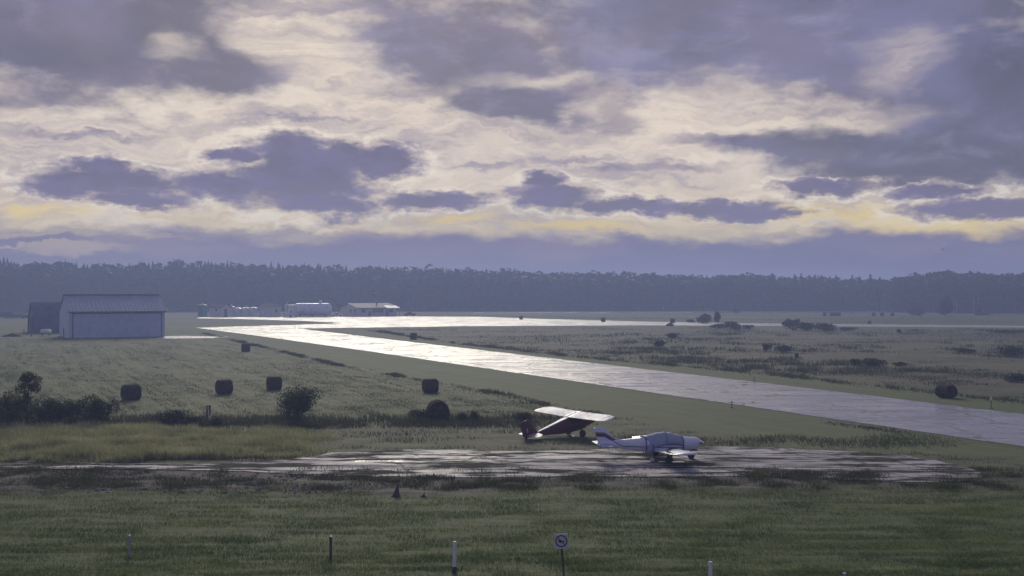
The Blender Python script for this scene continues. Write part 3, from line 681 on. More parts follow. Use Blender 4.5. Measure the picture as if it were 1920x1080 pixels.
# ================================================================= hay bales
def bale_mesh(seed, rad=.76, L=1.45, sag=.06):
    mb = MB(); n = 40; secs = []
    K_ = [(-.5, .90), (-.49, .96), (-.45, 1.), (-.3, 1.015), (-.15, 1.), (0, 1.01), (.15, .995), (.3, 1.015), (.45, 1.), (.49, .96), (.5, .90)]
    for a, k in K_:
        ring = []
        for i in range(n):
            t_ = 2*math.pi*i/n; q = float(fbm(np.array([math.cos(t_)*2+seed*5+a*3]), np.array([math.sin(t_)*2+a*4]), 4)[0])-.5
            r = rad*k*(1+q*.10); y = r*math.cos(t_); z = r*math.sin(t_)
            if z < 0: z *= 1-sag*2; y *= 1+sag
            ring.append((a*L+q*.05, y, z+rad*(1-sag*2)-.02))
        secs.append(ring)
    return mb.loft(secs)
def wisps(seed, rad, L, n=420):
    r = np.random.default_rng(seed); a = r.uniform(0, 2*math.pi, n); x = r.uniform(-.5, .5, n)*L; end = r.random(n) < .3
    rr = np.where(end, rad*np.sqrt(r.random(n)), rad); x = np.where(end, np.sign(x)*L*.5, x)
    zc = rad*.88; zz = np.sin(a)*rr; zz = np.where(zz < 0, zz*.88, zz)
    base = np.stack([x, np.cos(a)*rr, zz+zc], -1); nrm = np.stack([np.where(end, np.sign(x), 0), np.where(end, 0, np.cos(a)), np.where(end, 0, np.sin(a))], -1)
    d = nrm*.5+r.normal(0, .6, (n, 3)); d /= np.linalg.norm(d, axis=1)[:, None]; ln = r.uniform(.05, .15, n)[:, None]
    s_ = np.cross(d, r.normal(0, 1, (n, 3))); s_ /= np.linalg.norm(s_, axis=1)[:, None]
    V = np.stack([base-s_*.012, base+s_*.012, base+d*ln], 1).reshape(-1, 3); return V, np.arange(3*n).reshape(-1, 3)
BL = [(461, 659, 95, 1.0, 'dark round hay bale standing alone nearest the wet concrete strip'),
      (246, 749.5, 112, 1.06, 'leftmost dark round hay bale, leaning slightly, behind the big bushes'),
      (420.5, 738, 110, 1.0, 'dark round hay bale above the two part marker board'),
      (514, 730.5, 104, .98, 'dark round hay bale just behind the large round bush'),
      (807, 735.5, 106, 1.0, 'dark round hay bale behind the one lying end on'),
      (821, 788, 8, 1.13, 'round hay bale lying end on behind low weeds'),
      (775.5, 636, 90, 1.0, 'round hay bale in the grass wedge between runway and taxiway'),
      (1774, 745, 42, 1.0, 'slumped dark hay bale right of the runway'),
      (1131, 603.5, 92, 1.1, 'small far hay bale on the far edge of the taxiway'),
      (1261, 605.5, 92, 1.1, 'small far hay bale behind the dark heap'),
      (1478, 605.5, 88, 1.05, 'left bale of the close far pair above the scrub'),
      (1495.5, 605.5, 94, 1.05, 'right bale of the close far pair above the scrub'),
      (1546, 592.2, 90, 1.1, 'tiny far bale left of the long far bale row'),
      (1559, 592.2, 90, 1.1, 'first bale of the touching far row of three'),
      (1566, 592.2, 92, 1.1, 'middle bale of the touching far row of three'),
      (1573, 592.2, 88, 1.1, 'last bale of the touching far row of three'),
      (1638, 592.6, 90, 1.1, 'left one of three spaced tiny bales far off on the right'),
      (1654, 592.3, 90, 1.1, 'middle one of three spaced tiny bales far off on the right'),
      (1673, 592.5, 90, 1.1, 'right one of three spaced tiny bales far off on the right'),
      (977, 599.0, 90, 1.0, 'faint tiny bale behind the bend of the taxiway')]
bases = []
for k in range(4):
    me = bale_mesh(k+1., sag=.05+.03*(k == 3)+.02*(k == 1)).build('hay_body', M['bale'])
    V_, F_ = wisps(k+3, .77, 1.45); st_ = raw('loose_straw', V_, F_, M['straw'], 3); tag(st_, kind='stuff')
    cords = MB()
    bases.append((me, st_))
for i, (px, py, yaw, s_, lb) in enumerate(BL):
    o = thing('hay_bale', lb, 'hay bale', gp(px, py), R(yaw-90+math.degrees(math.atan((960-px)/F))), 'round hay bales left in the field')
    me, st_ = bases[3 if px == 1774 else i % 3]
    for q in (me, st_):
        if i > 7 and q is st_: continue
        c_ = q.copy(); C.objects.link(c_); c_.parent = o
    o.scale = (s_*(1.12 if px == 1774 else 1), s_, s_*(1.0 if px != 1774 else .92))
    # two or three twine rings round the bale
    if i < 8:
        for xx_ in (-.42, -.14, .14, .42):
            rg = [(xx_*1.3+.01*math.sin(3*a), .775*math.cos(a)*(1.05 if math.sin(a) < 0 else 1), .775*math.sin(a)*(.88 if math.sin(a) < 0 else 1)+.67) for a in np.linspace(0, 2*math.pi, 29)]
            MB().tube(rg, .010, 4, False).build('twine', M['straw'], o)
for q in bases:
    for z in q: bpy.data.objects.remove(z)
lump('compost_heap', 'small dark heap on the near edge of the taxiway under a far bale', 'heap', gp(1256, 611), 3.0, 2.4, 1.1, M['soil'], seed=4.)

# ================================================================= light aircraft
def ell(x, zb, zt, hw, n=20, ex=2.4):
    zc = (zb+zt)/2; hh = (zt-zb)/2; r = []
    for i in range(n):
        a = 2*math.pi*i/n; c_, s_ = math.cos(a), math.sin(a)
        r.append((x, hw*math.copysign(abs(c_)**(2/ex), c_), zc+hh*math.copysign(abs(s_)**(2/ex), s_)))
    return r
def foil(le, te, y, z, th, n=7, twist=0.):
    """aerofoil ring at span y (x from le to te)"""
    ch = le-te; up = []; dn = []
    for i in range(n+1):
        f = (1-math.cos(math.pi*i/n))/2; t_ = th*ch*(2.97*math.sqrt(f)-1.26*f-3.52*f*f+2.84*f**3-1.02*f**4)*.5*1.0
        up.append((le-f*ch, y, z+t_*1.25)); dn.append((le-f*ch, y, z-t_*.75))
    return up+dn[-2:0:-1]
def wheel(parent, c, r, wd, name='wheel'):
    x, y, z = c; n = 18
    prof = [(-wd/2, r*.62), (-wd/2, r*.88), (-wd*.3, r), (wd*.3, r), (wd/2, r*.88), (wd/2, r*.62)]
    wh = MB().loft([[(x+q*math.cos(2*math.pi*k/n), y+a, z+q*math.sin(2*math.pi*k/n)) for k in range(n)] for a, q in prof]).build(name, M['rubber'], parent, smooth=40)
    MB().tube([(x, y-wd*.42, z), (x, y+wd*.42, z)], r*.6, 12).build('rim', M['tank'], wh)
    return wh
def stripe_mat(name, base, bands, dorsal):
    """white paint with flat coloured bands that run along the side and turn up over the fin"""
    m = bpy.data.materials.new(name); m.use_nodes = True; t = NT(m.node_tree); b = t.n['Principled BSDF']
    o = t.sep(t.n.new('ShaderNodeTexCoord').outputs['Object'])
    # a bent coordinate: constant along the fuselage, climbing once behind x = -2.95
    back = t.m('MAXIMUM', 0., t.m('SUBTRACT', -2.75, o[0])); lim = t.m('MINIMUM', back, 1.05)
    s_ = t.m('SUBTRACT', o[2], t.m('MULTIPLY', lim, .62)); s_ = t.m('SUBTRACT', s_, t.m('MULTIPLY', t.m('ADD', o[0], 1.2), -.045))
    c = base
    for lo, hi, cc_ in bands: 
        k = t.m('MULTIPLY', t.m('GREATER_THAN', s_, lo), t.m('LESS_THAN', s_, hi)); k = t.m('MULTIPLY', k, t.m('LESS_THAN', o[0], dorsal)); c = t.mix(k, c, cc_+(1,))
    dn = t.noise(t.n.new('ShaderNodeTexCoord').outputs['Object'], 3., 5); c = t.mix(t.m('MULTIPLY', t.ss(dn, .5, .8), .25), c, (.35, .35, .38, 1))
    t.put(b.inputs['Base Color'], c); b.inputs['Roughness'].default_value = .28
    return m
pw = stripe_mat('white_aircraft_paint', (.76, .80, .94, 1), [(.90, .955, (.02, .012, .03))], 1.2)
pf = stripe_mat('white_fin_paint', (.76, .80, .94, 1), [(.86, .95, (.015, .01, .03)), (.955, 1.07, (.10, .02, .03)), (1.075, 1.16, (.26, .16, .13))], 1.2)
d_ = 75.4; a1 = thing('low_wing_airplane', 'white low wing airplane with covered cockpit and dark stripes on the apron', 'airplane', ((1244-960)/F*d_, d_, .03), R(10)); a1.scale = (1, 1, .91)
fus = MB().loft([ell(*q) for q in [(2.33, .98, 1.30, .20), (2.28, .86, 1.40, .36), (2.1, .72, 1.47, .45), (1.75, .60, 1.50, .50), (1.3, .55, 1.54, .54), (.9, .52, 1.58, .56), (.3, .50, 1.60, .575), (-.4, .50, 1.58, .57), (-1., .53, 1.54, .52), (-1.7, .62, 1.50, .43), (-2.5, .74, 1.44, .32), (-3.3, .86, 1.38, .20), (-4.0, .98, 1.30, .09), (-4.25, 1.03, 1.24, .04)]])
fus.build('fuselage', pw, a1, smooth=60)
cab_ = MB().loft([ell(x, 1.1, zt, hw, 20, 2.6) for x, zt, hw in [(1.2, 1.50, .40), (.85, 1.66, .46), (.45, 1.77, .48), (.1, 1.83, .49), (-.4, 1.79, .48), (-.9, 1.65, .42), (-1.25, 1.52, .34)]])
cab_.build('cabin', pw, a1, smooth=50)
# cloth cover pulled over the cabin
cvr = []
for i in range(27):
    x = 1.16-i*(2.44/26); f = i/26
    zt = np.interp(x, [-1.3, -1.0, -.5, 0, .35, .8, 1.16], [1.56, 1.68, 1.82, 1.88, 1.84, 1.70, 1.56]); hw = np.interp(x, [-1.3, -.9, .3, 1.16], [.50, .58, .63, .56])
    bot = np.interp(x, [-1.3, -1.24, -.86, -.80, -.2, .4, .9, 1.16], [.50, .50, .52, .86, 1.04, 1.10, 1.04, .92])
    ring = []
    for k in range(25):
        a = math.pi*k/24; c_, s_ = math.cos(a), math.sin(a); wr = .016*math.sin(x*13+k*.7)+.012*math.sin(x*29-k*1.3)
        y = (hw+wr)*math.copysign(abs(c_)**.62, c_); z = bot+(zt-bot+wr*.6)*abs(s_)**.8
        y *= (1-.18*max(0, (z-1.35)/.6)); ring.append((x, y, z))
    cvr.append(ring)
vs = [p for r_ in cvr for p in r_]; fs = [(i*25+k, i*25+k+1, (i+1)*25+k+1, (i+1)*25+k) for i in range(26) for k in range(24)]
co = MB().add(vs, fs).build('cockpit_cover', M['cover'], a1, smooth=180)
sm_ = co.modifiers.new('thickness', 'SOLIDIFY'); sm_.thickness = .02
def strap(x, zlo, zhi, w_=.045, hw=.60):
    ring = []
    for k in range(33):
        a = 2*math.pi*k/32; c_, s_ = math.cos(a), math.sin(a); zc, hh = (zlo+zhi)/2, (zhi-zlo)/2
        ring.append((x, (hw+.03)*math.copysign(abs(c_)**.75, c_), zc+(hh+.02)*math.copysign(abs(s_)**.8, s_)))
    return MB().tube(ring, w_/2, 5, False)
strap(-1.27, .50, 1.58, .06, .52).build('strap', M['strap'], a1); strap(1.12, .57, 1.58, .05, .56).build('strap', M['strap'], a1)
strap(.02, .95, 1.90, .03, .63).build('strap', M['strap'], a1); strap(-.84, .50, 1.2, .05, .60).build('strap', M['strap'], a1)
hem = [(np.interp(f, [0, 1], [-.80, 1.14]), -.655, float(np.interp(np.interp(f, [0, 1], [-.80, 1.14]), [-.8, -.2, .4, .9, 1.16], [.86, 1.04, 1.10, 1.04, .92]))) for f in np.linspace(0, 1, 14)]
MB().tube(hem, .02, 5).build('cover_hem', M['strap'], a1)
for s_ in (-1, 1):
    secs = [foil(.80+.25, -.85, s_*.45, .66, .15), foil(.78, -.85, s_*.9, .71, .15), foil(.78, -.84, s_*2.6, .83, .15), foil(.78, -.84, s_*4.2, .95, .14), foil(.68, -.78, s_*4.5, .98, .11), foil(.40, -.62, s_*4.62, .99, .06)]
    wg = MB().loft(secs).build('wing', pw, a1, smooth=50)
    MB().box((-.62, s_*3.3, .95), (.02, 2.0, .08)).build('aileron_gap', M['strap'], wg)
    MB().loft([foil(-3.52, -4.28, s_*.05, 1.14, .09), foil(-3.54, -4.28, s_*.8, 1.14, .09), foil(-3.58, -4.26, s_*1.45, 1.14, .08), foil(-3.72, -4.18, s_*1.54, 1.14, .04)]).build('stabilator', M['wingw'], a1, smooth=50)
def fin_ring(z, le, te, th): return [(le, 0, z), (le-.12*(le-te), th, z), (le-.5*(le-te), th*.9, z), (te, .008, z), (te, -.008, z), (le-.5*(le-te), -th*.9, z), (le-.12*(le-te), -th, z)]
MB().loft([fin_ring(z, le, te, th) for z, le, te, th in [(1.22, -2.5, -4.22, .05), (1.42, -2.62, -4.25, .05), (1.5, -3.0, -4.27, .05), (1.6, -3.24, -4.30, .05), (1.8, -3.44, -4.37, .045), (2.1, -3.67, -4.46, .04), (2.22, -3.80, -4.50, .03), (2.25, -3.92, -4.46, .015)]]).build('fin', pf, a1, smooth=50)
MB().tube([(-4.12, 0, 2.24), (-4.12, 0, 2.38)], [.06, .03], 8).build('beacon', M['lens'], a1)
MB().box((-4.51, 0, 2.12), (.05, .04, .25)).build('rudder_horn', M['tank'], a1)
MB().box((-1.42, .0, 1.60), (.20, .14, .12)).build('spine_lamp', M['lens'], a1, bevel=.01)
MB().loft([[(x, r*math.cos(2*math.pi*k/12), 1.13+r*math.sin(2*math.pi*k/12)) for k in range(12)] for x, r in ((2.33, .16), (2.42, .15), (2.52, .09), (2.6, .015))]).build('spinner', M['tank'], a1, smooth=60)
pr = MB()
for s_ in (-1, 1):
    pr.add([(2.36, s_*.1, 1.08), (2.36, s_*.1, 1.18), (2.34, s_*.5, 1.22), (2.36, s_*.88, 1.17), (2.38, s_*.9, 1.12), (2.39, s_*.5, 1.07), (2.40, s_*.1, 1.1)], [(0, 1, 2, 5), (2, 3, 4, 5), (0, 5, 6)])
pm = pr.build('propeller', M['black'], a1); x_ = pm.modifiers.new('t', 'SOLIDIFY'); x_.thickness = .025
for s_ in (-1, 1):
    ld = MB().tube([(-.05, s_*1.5, .80), (-.10, s_*1.5, .30)], [.06, .05], 8).build('landing_leg', M['steel'], a1)
    MB().box((-.06, s_*1.44, .52), (.34, .05, .42)).build('leg_fairing', M['strap'], a1)
    wheel(a1, (-.1, s_*1.5, .21), .235, .17)
MB().tube([(1.76, 0, .62), (1.80, 0, .24)], [.055, .045], 8).build('nose_leg', M['steel'], a1); wheel(a1, (1.80, 0, .20), .22, .16)
MB().box((2.0, 0, .60), (.35, .32, .12)).build('cowl_scoop', M['dark'], a1)
MB().tube([(-.9, -.62, .55), (-.92, -.66, .18)], .012, 5).box((-.92, -.66, .10), (.22, .2, .16)).build('tie_down', M['tank'], a1)
MB().tube([(-4.05, 0, .98), (-4.15, 0, .80)], .03, 6).build('tail_skid', M['steel'], a1)

# ---- old red tail dragger, nose up behind the white one
AY = R(32); mx = gp(1079, 816.5)
a2 = thing('high_wing_airplane', 'dark red tailwheel airplane with white high wing parked behind the white airplane', 'airplane', mx, AY)
pit = Matrix.Rotation(-R(10.5), 4, 'Y'); lift = Matrix.Translation((.0, 0, .96))
def put(o, mtx=None):
    o.data.transform((lift @ pit) if mtx is None else mtx); return o
put(MB().loft([ell(*q, 18, 2.9) for q in [(1.62, -.18, .18, .20), (1.55, -.32, .30, .34), (1.2, -.40, .36, .38), (.85, -.46, .40, .40), (.55, -.58, .50, .41), (.1, -.60, .54, .41), (-.7, -.58, .52, .39), (-1.6, -.48, .36, .30), (-2.6, -.28, .22, .20), (-3.5, -.16, .10, .10), (-4.1, -.10, .06, .04)]]).build('fuselage', M['red'], a2, smooth=45))
put(MB().add([(-3.2, -.10, .165), (-3.2, .10, .165), (-1.6, .19, .425), (-.7, .26, .575), (-.1, .28, .605), (-.1, -.28, .605), (-.7, -.26, .575), (-1.6, -.19, .425),
             (-3.2, -.10, .10), (-3.2, .10, .10), (-1.6, .19, .34), (-.7, .26, .53), (-.1, .28, .56), (-.1, -.28, .56), (-.7, -.26, .53), (-1.6, -.19, .34)],
            [(0, 1, 2, 7), (7, 2, 3, 6), (6, 3, 4, 5), (0, 7, 15, 8), (7, 6, 14, 15), (6, 5, 13, 14), (1, 9, 10, 2), (2, 10, 11, 3), (3, 11, 12, 4), (0, 8, 9, 1)]).build('spine_stripe', M['wingw'], a2))
for s_ in (-1, 1):
    secs = [foil(.72, -.72, s_*.05, .60, .13), foil(.72, -.72, s_*1.2, .61, .13), foil(.72, -.72, s_*3.6, .65, .13), foil(.66, -.70, s_*4.1, .66, .11), foil(.46, -.62, s_*4.42, .665, .08), foil(.15, -.42, s_*4.55, .67, .03)]
    wg = put(MB().loft(secs).build('wing', M['wingw'], a2, smooth=50))
    rb = MB()
    for k in range(1, 12):
        y = s_*(.25+k*.34); r_ = foil(.71, -.71, y, .60+abs(y)*.0125, .132)
        rb.tube([r_[i] for i in range(0, 8)], .012, 4)
    rb_ = rb.build('wing_rib', M['wingw'], wg); rb_.data.transform(lift @ pit); tag(rb_, kind='stuff')
    put(MB().box((-.42, s_*2.9, .642), (.02, 2.4, .02)).build('aileron_gap', M['dark'], wg))
    put(MB().tube([(.25, s_*.40, -.40), (.35, s_*2.3, .66)], .035, 6).build('wing_strut', M['red'], a2)); put(MB().tube([(-.25, s_*.40, -.40), (-.35, s_*2.3, .66)], .03, 6).build('wing_strut', M['red'], a2))
    put(MB().loft([foil(-3.35, -4.25, s_*.06, .06, .06), foil(-3.5, -4.25, s_*.9, .06, .06), foil(-3.75, -4.22, s_*1.22, .06, .05), foil(-3.9, -4.1, s_*1.32, .06, .02)]).build('tailplane', M['wingw'], a2, smooth=50))
    MB().tube([(.25, s_*.36, .70), (.0, s_*.86, .24)], [.05, .04], 6).build('gear_leg', M['red'], a2); wheel(a2, (0, s_*.9, .24), .26, .16)
put(MB().loft([fin_ring(z, le, te, th) for z, le, te, th in [(-.08, -3.3, -4.45, .04), (.1, -3.3, -4.62, .04), (.5, -3.62, -4.66, .04), (.9, -3.76, -4.62, .035), (1.1, -3.86, -4.52, .02), (1.17, -4.02, -4.36, .01)]]).build('fin', M['red'], a2, smooth=50))
put(MB().box((-4.2, -.05, .42), (.10, .012, .28)).box((-4.2, .05, .42), (.10, .012, .28)).build('fin_marking', M['wingw'], a2))
put(MB().loft([ell(.78, .0, .66, .36, 14, 3), ell(.55, .0, .74, .38, 14, 3), ell(.2, .0, .74, .38, 14, 3)]).build('windscreen', M['glass'], a2, smooth=50))
put(MB().box((-.1, -.405, .22), (.9, .03, .36)).box((-.1, .405, .22), (.9, .03, .36)).build('side_window', M['glass'], a2))
put(MB().tube([(1.6, 0, 0), (1.78, 0, 0)], [.14, .03], 10).build('spinner', M['steel'], a2))
put(MB().box((1.66, 0, 0), (.03, 1.7, .14), Matrix.Rotation(R(12), 3, 'X')).build('propeller', M['black'], a2, bevel=.01))
MB().tube([(-3.95, 0, .32), (-4.25, 0, .12)], .03, 6).build('tail_spring', M['steel'], a2); wheel(a2, (-4.28, 0, .10), .11, .06, 'tail_wheel')

# ================================================================= posts, sign, runway lights
def fpost(px, pt, pb, wpx, m, label, base=0., lean=0.):
    c = gp(px, pb); h_ = (pb-pt)/F*c.y; wd = wpx/F*c.y
    o = thing('marker_post', label, 'post', c, random.random(), 'marker posts across the near lawn')
    MB().box((0, 0, h_/2+base/2-.03), (wd, wd*.8, h_-base+.06), Matrix.Rotation(lean, 3, 'Y')).build('shaft', m, o, bevel=.006)
    if base: MB().box((0, 0, base/2-.05), (wd*1.25, wd*1.1, base+.1)).build('foot', M['postd'], o)
    MB().box((wd*.1, -.003, h_-.02), (wd*.9, wd*.82, .05), Matrix.Rotation(lean, 3, 'Y')).build('top_cap', M['postw'], o)
    return o
fpost(243, 1003, 1045, 4.2, M['post'], 'thin grey marker post, leftmost on the near lawn')
fpost(620.5, 1005, 1048, 4.5, M['postd'], 'dark weathered marker post, second from the left on the near lawn')
fpost(852, 1015, 1072, 5.8, M['postw'], 'white marker post with dark foot standing left of the round symbol sign', .2, R(1.5))
fpost(1331.5, 1053, 1098, 6., M['postw'], 'white marker post cut by the bottom edge right of the sign')
fpost(1582, 1074, 1118, 6.5, M['post'], 'grey post of which only the top shows at the bottom right')
sg = thing('sign', 'small white square sign with a ringed and barred dark symbol on a dark post', 'sign', gp(1057, 1079), R(-3))
sc = gp(1057, 1079).y/F
tilt = Matrix.Rotation(-R(4), 4, 'Y')
def sput(o): o.data.transform(tilt); return o
sput(MB().box((0, 0, .50), (.075, .075, 1.16)).build('post', M['postd'], sg, bevel=.008))
sput(MB().box((0, -.06, 1.28), (25.5*sc, .018, 28*sc)).build('panel', M['sign'], sg, bevel=.004))
rg = MB(); n = 40; r0, r1 = 9.2*sc, 11.2*sc
vs = [(r*math.cos(2*math.pi*k/n), y, 1.29+r*math.sin(2*math.pi*k/n)) for y in (-.073, -.070) for r in (r0, r1) for k in range(n)]
fs = []
for k in range(n):
    k2 = (k+1) % n; fs += [(k, n+k, n+k2, k2), (n+k, 3*n+k, 3*n+k2, n+k2), (k, k2, 2*n+k2, 2*n+k)]
rg.add(vs, fs)
rg.box((0, -.0715, 1.29), (19*sc, .003, 1.5*sc), Matrix.Rotation(R(48), 3, 'Y'))
sput(rg.build('barred_ring', M['ink'], sg))
sy = MB().prism([(-.115, 1.285), (-.09, 1.34), (-.06, 1.33), (-.02, 1.30), (.06, 1.29), (.10, 1.31), (.12, 1.30), (.115, 1.265), (.05, 1.255), (.0, 1.245), (-.03, 1.225), (-.07, 1.24)], 'y', -.0705, -.068)
sput(sy.build('symbol', M['ink'], sg))
# two-part marker board in the field
mk = thing('marker_board', 'narrow dark double marker board with one white edge in the weeds', 'marker', gp(391, 788), R(-8))
MB().box((-.12, 0, .62), (.11, .04, 1.2)).build('board', M['postd'], mk); MB().box((.10, 0, .80), (.16, .04, .86)).build('board', M['postd'], mk)
MB().box((.05, -.03, .52), (.06, .02, .75)).build('white_strip', M['postw'], mk); MB().box((0, .03, 1.16), (.44, .04, .07)).build('crossbar', M['postd'], mk)
# broken stump on the near side of the dirt
def stump(px, py, h_, w_, label):
    o = thing('tree_stump', label, 'stump', gp(px, py)); prof = [(0, 1.), (.12, .72), (.3, .5), (.5, .34), (.7, .18), (.85, .11), (1., .07)]; n = 12; secs = []
    for f, r in prof:
        secs.append([(w_*(r*math.cos(2*math.pi*k/n)*(1+.25*math.sin(k*2.3))+.42*f), w_*r*.8*math.sin(2*math.pi*k/n)*(1+.2*math.sin(k*1.7)), h_*f-.04) for k in range(n)])
    MB().loft(secs).build('trunk', M['postd'], o)
    for a in (0.4, 2.6, 3.5, 5.3): MB().tube([(0, 0, .08), (w_*1.4*math.cos(a), w_*1.2*math.sin(a), -.03)], [w_*.25, .02], 6).build('root', M['postd'], o)
    return o
stump(743, 931, .80, .24, 'dark broken stump with an upright spike at the lawn edge')
stump(794, 931, .28, .13, 'small dark stub right of the broken stump')
def rlight(px, py, label, s_=1.):
    o = thing('runway_light', label, 'runway light', gp(px, py), 0, 'edge lights beside the runway')
    MB().tube([(0, 0, -.02), (0, 0, .06)], .16, 10).build('base_plate', M['steel'], o); MB().tube([(0, 0, .05), (0, 0, .34*s_)], .035, 6).build('stem', M['black'], o)
    MB().tube([(0, 0, .34*s_), (0, 0, .42*s_), (0, 0, .52*s_)], [.09, .11, .04], 10).build('lens', M['lens'], o)
rlight(1414, 715.5, 'pale edge light on the far verge in mid runway', 1.5); rlight(1858, 765.5, 'edge light on the far verge near the slumped bale', 2.)
rlight(1122, 671.5, 'tiny edge light on the far verge right of the grass wedge', 1.5); rlight(1372, 764, 'edge light at the near rim of the runway above the white airplane', 1.2)
rlight(1747, 613, 'tiny light beside the far taxiway on the right', 2.); rlight(553, 614.5, 'tiny light at the tip of the grass wedge', 2.)
o = MB().box((0, 0, .75), (1.1, .1, .9)).box((-.4, 0, .2), (.08, .08, .5)).box((.4, 0, .2), (.08, .08, .5)).build('info_board', M['postd']); o.location = gp(1630, 608.8); tag(o, 'small dark board on two legs behind the far taxiway', 'board')

# ================================================================= vegetation
def rvec(r, n): 
    v_ = r.normal(0, 1, (n, 3)); return v_/np.linalg.norm(v_, axis=1)[:, None]
def leaf_quads(r, P, size, flat=.0):
    n = len(P); a = rvec(r, n); b = np.cross(a, rvec(r, n)); b /= np.linalg.norm(b, axis=1)[:, None]+1e-9
    s = (size*r.uniform(.6, 1.4, n))[:, None]
    V = np.stack([P-a*s, P-b*s*.45, P+a*s, P+b*s*.45], 1).reshape(-1, 3); return V, np.arange(4*n).reshape(-1, 4)
def crown_pts(r, n, lobes):
    """points near the surface of overlapping lobes (x, y, z, rx, ry, rz)"""
    L = np.array(lobes); k = r.choice(len(L), n, p=(L[:, 3]*L[:, 5])/(L[:, 3]*L[:, 5]).sum()); d = rvec(r, n)
    rad = r.uniform(.2, 1., n)**.45*(1+r.normal(0, .09, n)); return L[k, :3]+d*rad[:, None]*L[k, 3:]
def shrub_mesh(seed, w_, h_, nleaf, size, nl=7, stems=6, spiky=False, lm='leaf', low=False):
    r = np.random.default_rng(seed); lobes = []
    for i in range(nl):
        a = r.uniform(0, 2*math.pi); q = r.uniform(.0, .34)*w_; z = h_*(r.uniform(.30, .78)); rr = r.uniform(.16, .27)*w_
        zr = min(rr*1.2, h_*.34, h_-z+.02); lobes.append((q*math.cos(a), q*math.sin(a), max(z, zr*.8), rr, rr, zr))
    lobes.append((0, 0, h_*.42, w_*.33, w_*.33, h_*.42))
    P = crown_pts(r, nleaf, lobes); P = P[P[:, 2] > .03]
    V, Fq = leaf_quads(r, P, size); fol = raw('foliage', V, Fq, M[lm], 4)
    mb = MB()
    for i in range(stems):
        l = lobes[i % len(lobes)]; a = r.uniform(0, 6.28); b0 = (.12*w_*math.cos(a)*r.random(), .12*w_*math.sin(a)*r.random(), -.05)
        mid_ = (b0[0]*.5+l[0]*.6, b0[1]*.5+l[1]*.6, l[2]*.55); tp = (l[0], l[1], l[2]+l[5]*.7)
        mb.tube([b0, mid_, tp], [.018*h_, .012*h_, .004*h_], 5)
        for j in range(3):
            dd = rvec(r, 1)[0]; mb.tube([mid_, (mid_[0]+dd[0]*l[3]*.9, mid_[1]+dd[1]*l[3]*.9, l[2]+abs(dd[2])*l[5])], [.008*h_, .003*h_], 4)
    st_ = mb.build('stem', M['stem'])
    return fol, st_
def shrub(px, pb, wpx, hpx, label, seed, name='bush', cat='bush', lm='leaf', dens=1., group=None, trunk=0.):
    c = gp(px, pb); k = c.y/F; w_, h_ = wpx*k, hpx*k
    n = int(min(6500, max(350, wpx*hpx*1.25*dens))); size = max(.045, min(.9, 1.9*k*.9))
    fol, st_ = shrub_mesh(seed, w_*1.12, h_, n, size, 9 if wpx > 50 else 6, 9 if wpx > 50 else 5, lm=lm)
    o = thing(name, label, cat, c, 0, group); fol.parent = o; st_.parent = o; return o
G1 = 'dark bushes at the border of the hay field'
shrub(22, 799, 105, 66, 'tall dark bush cut by the left edge of the picture', 1, group=G1)
shrub(92, 800, 80, 56, 'dark bush between the left edge bush and the rounded one', 3, group=G1)
shrub(140, 797, 62, 50, 'low dark bush in the middle of the left thicket', 4, group=G1, dens=.8)
shrub(188, 799, 62, 60, 'rounded dark bush at the right end of the left thicket', 5, group=G1)
shrub(318, 799, 78, 32, 'low wide dark bush left of the marker board', 6, group=G1)
shrub(362, 799, 45, 20, 'very low dark bush right beside the marker board', 7, group=G1)
shrub(405, 799, 36, 15, 'small clump of dark weeds right of the marker board', 8, group=G1, cat='weed clump', name='weed_clump')
shrub(556, 791, 84, 66, 'large round dark bush standing alone in mid field', 9, group=G1, dens=1.2)
shrub(793, 788, 50, 20, 'low bush left of the end on hay bale', 10, group=G1)
shrub(826, 792, 40, 22, 'small bush in front of the end on hay bale', 11, group=G1)
shrub(868, 793, 24, 22, 'first small bush right of the end on hay bale', 12, group=G1)
shrub(888, 793, 22, 22, 'second small bush right of the end on hay bale', 13, group=G1)
shrub(985, 792, 44, 20, 'low dark bush behind the red airplane tail', 14, group=G1)
# a small tree with a rounded head above the left thicket
tt = thing('small_tree', 'small tree with a round head on a thin trunk above the left thicket', 'tree', gp(52, 799)); k = gp(52, 799).y/F
r_ = np.random.default_rng(21)
Pc = crown_pts(r_, 2300, [(5*k, 0, 84*k, 21*k, 20*k, 15*k), (-12*k, 0, 70*k, 12*k, 12*k, 10*k), (14*k, 0, 72*k, 12*k, 12*k, 10*k), (0, 0, 92*k, 13*k, 13*k, 10*k), (-4*k, .2, 52*k, 8*k, 8*k, 14*k)])
V_, F_ = leaf_quads(r_, Pc, .075); raw('crown', V_, F_, M['leaf'], 4, parent=tt)
MB().tube([(0, 0, -.1), (-2*k, 0, 30*k), (1*k, 0, 60*k), (4*k, 0, 90*k)], [.09, .07, .05, .02], 7).tube([(-1*k, 0, 45*k), (-12*k, 0, 70*k)], [.04, .015], 5).tube([(0, 0, 55*k), (14*k, 0, 74*k)], [.04, .015], 5).build('trunk', M['stem'], tt)
G2 = 'dark scrub beside the far taxiway'
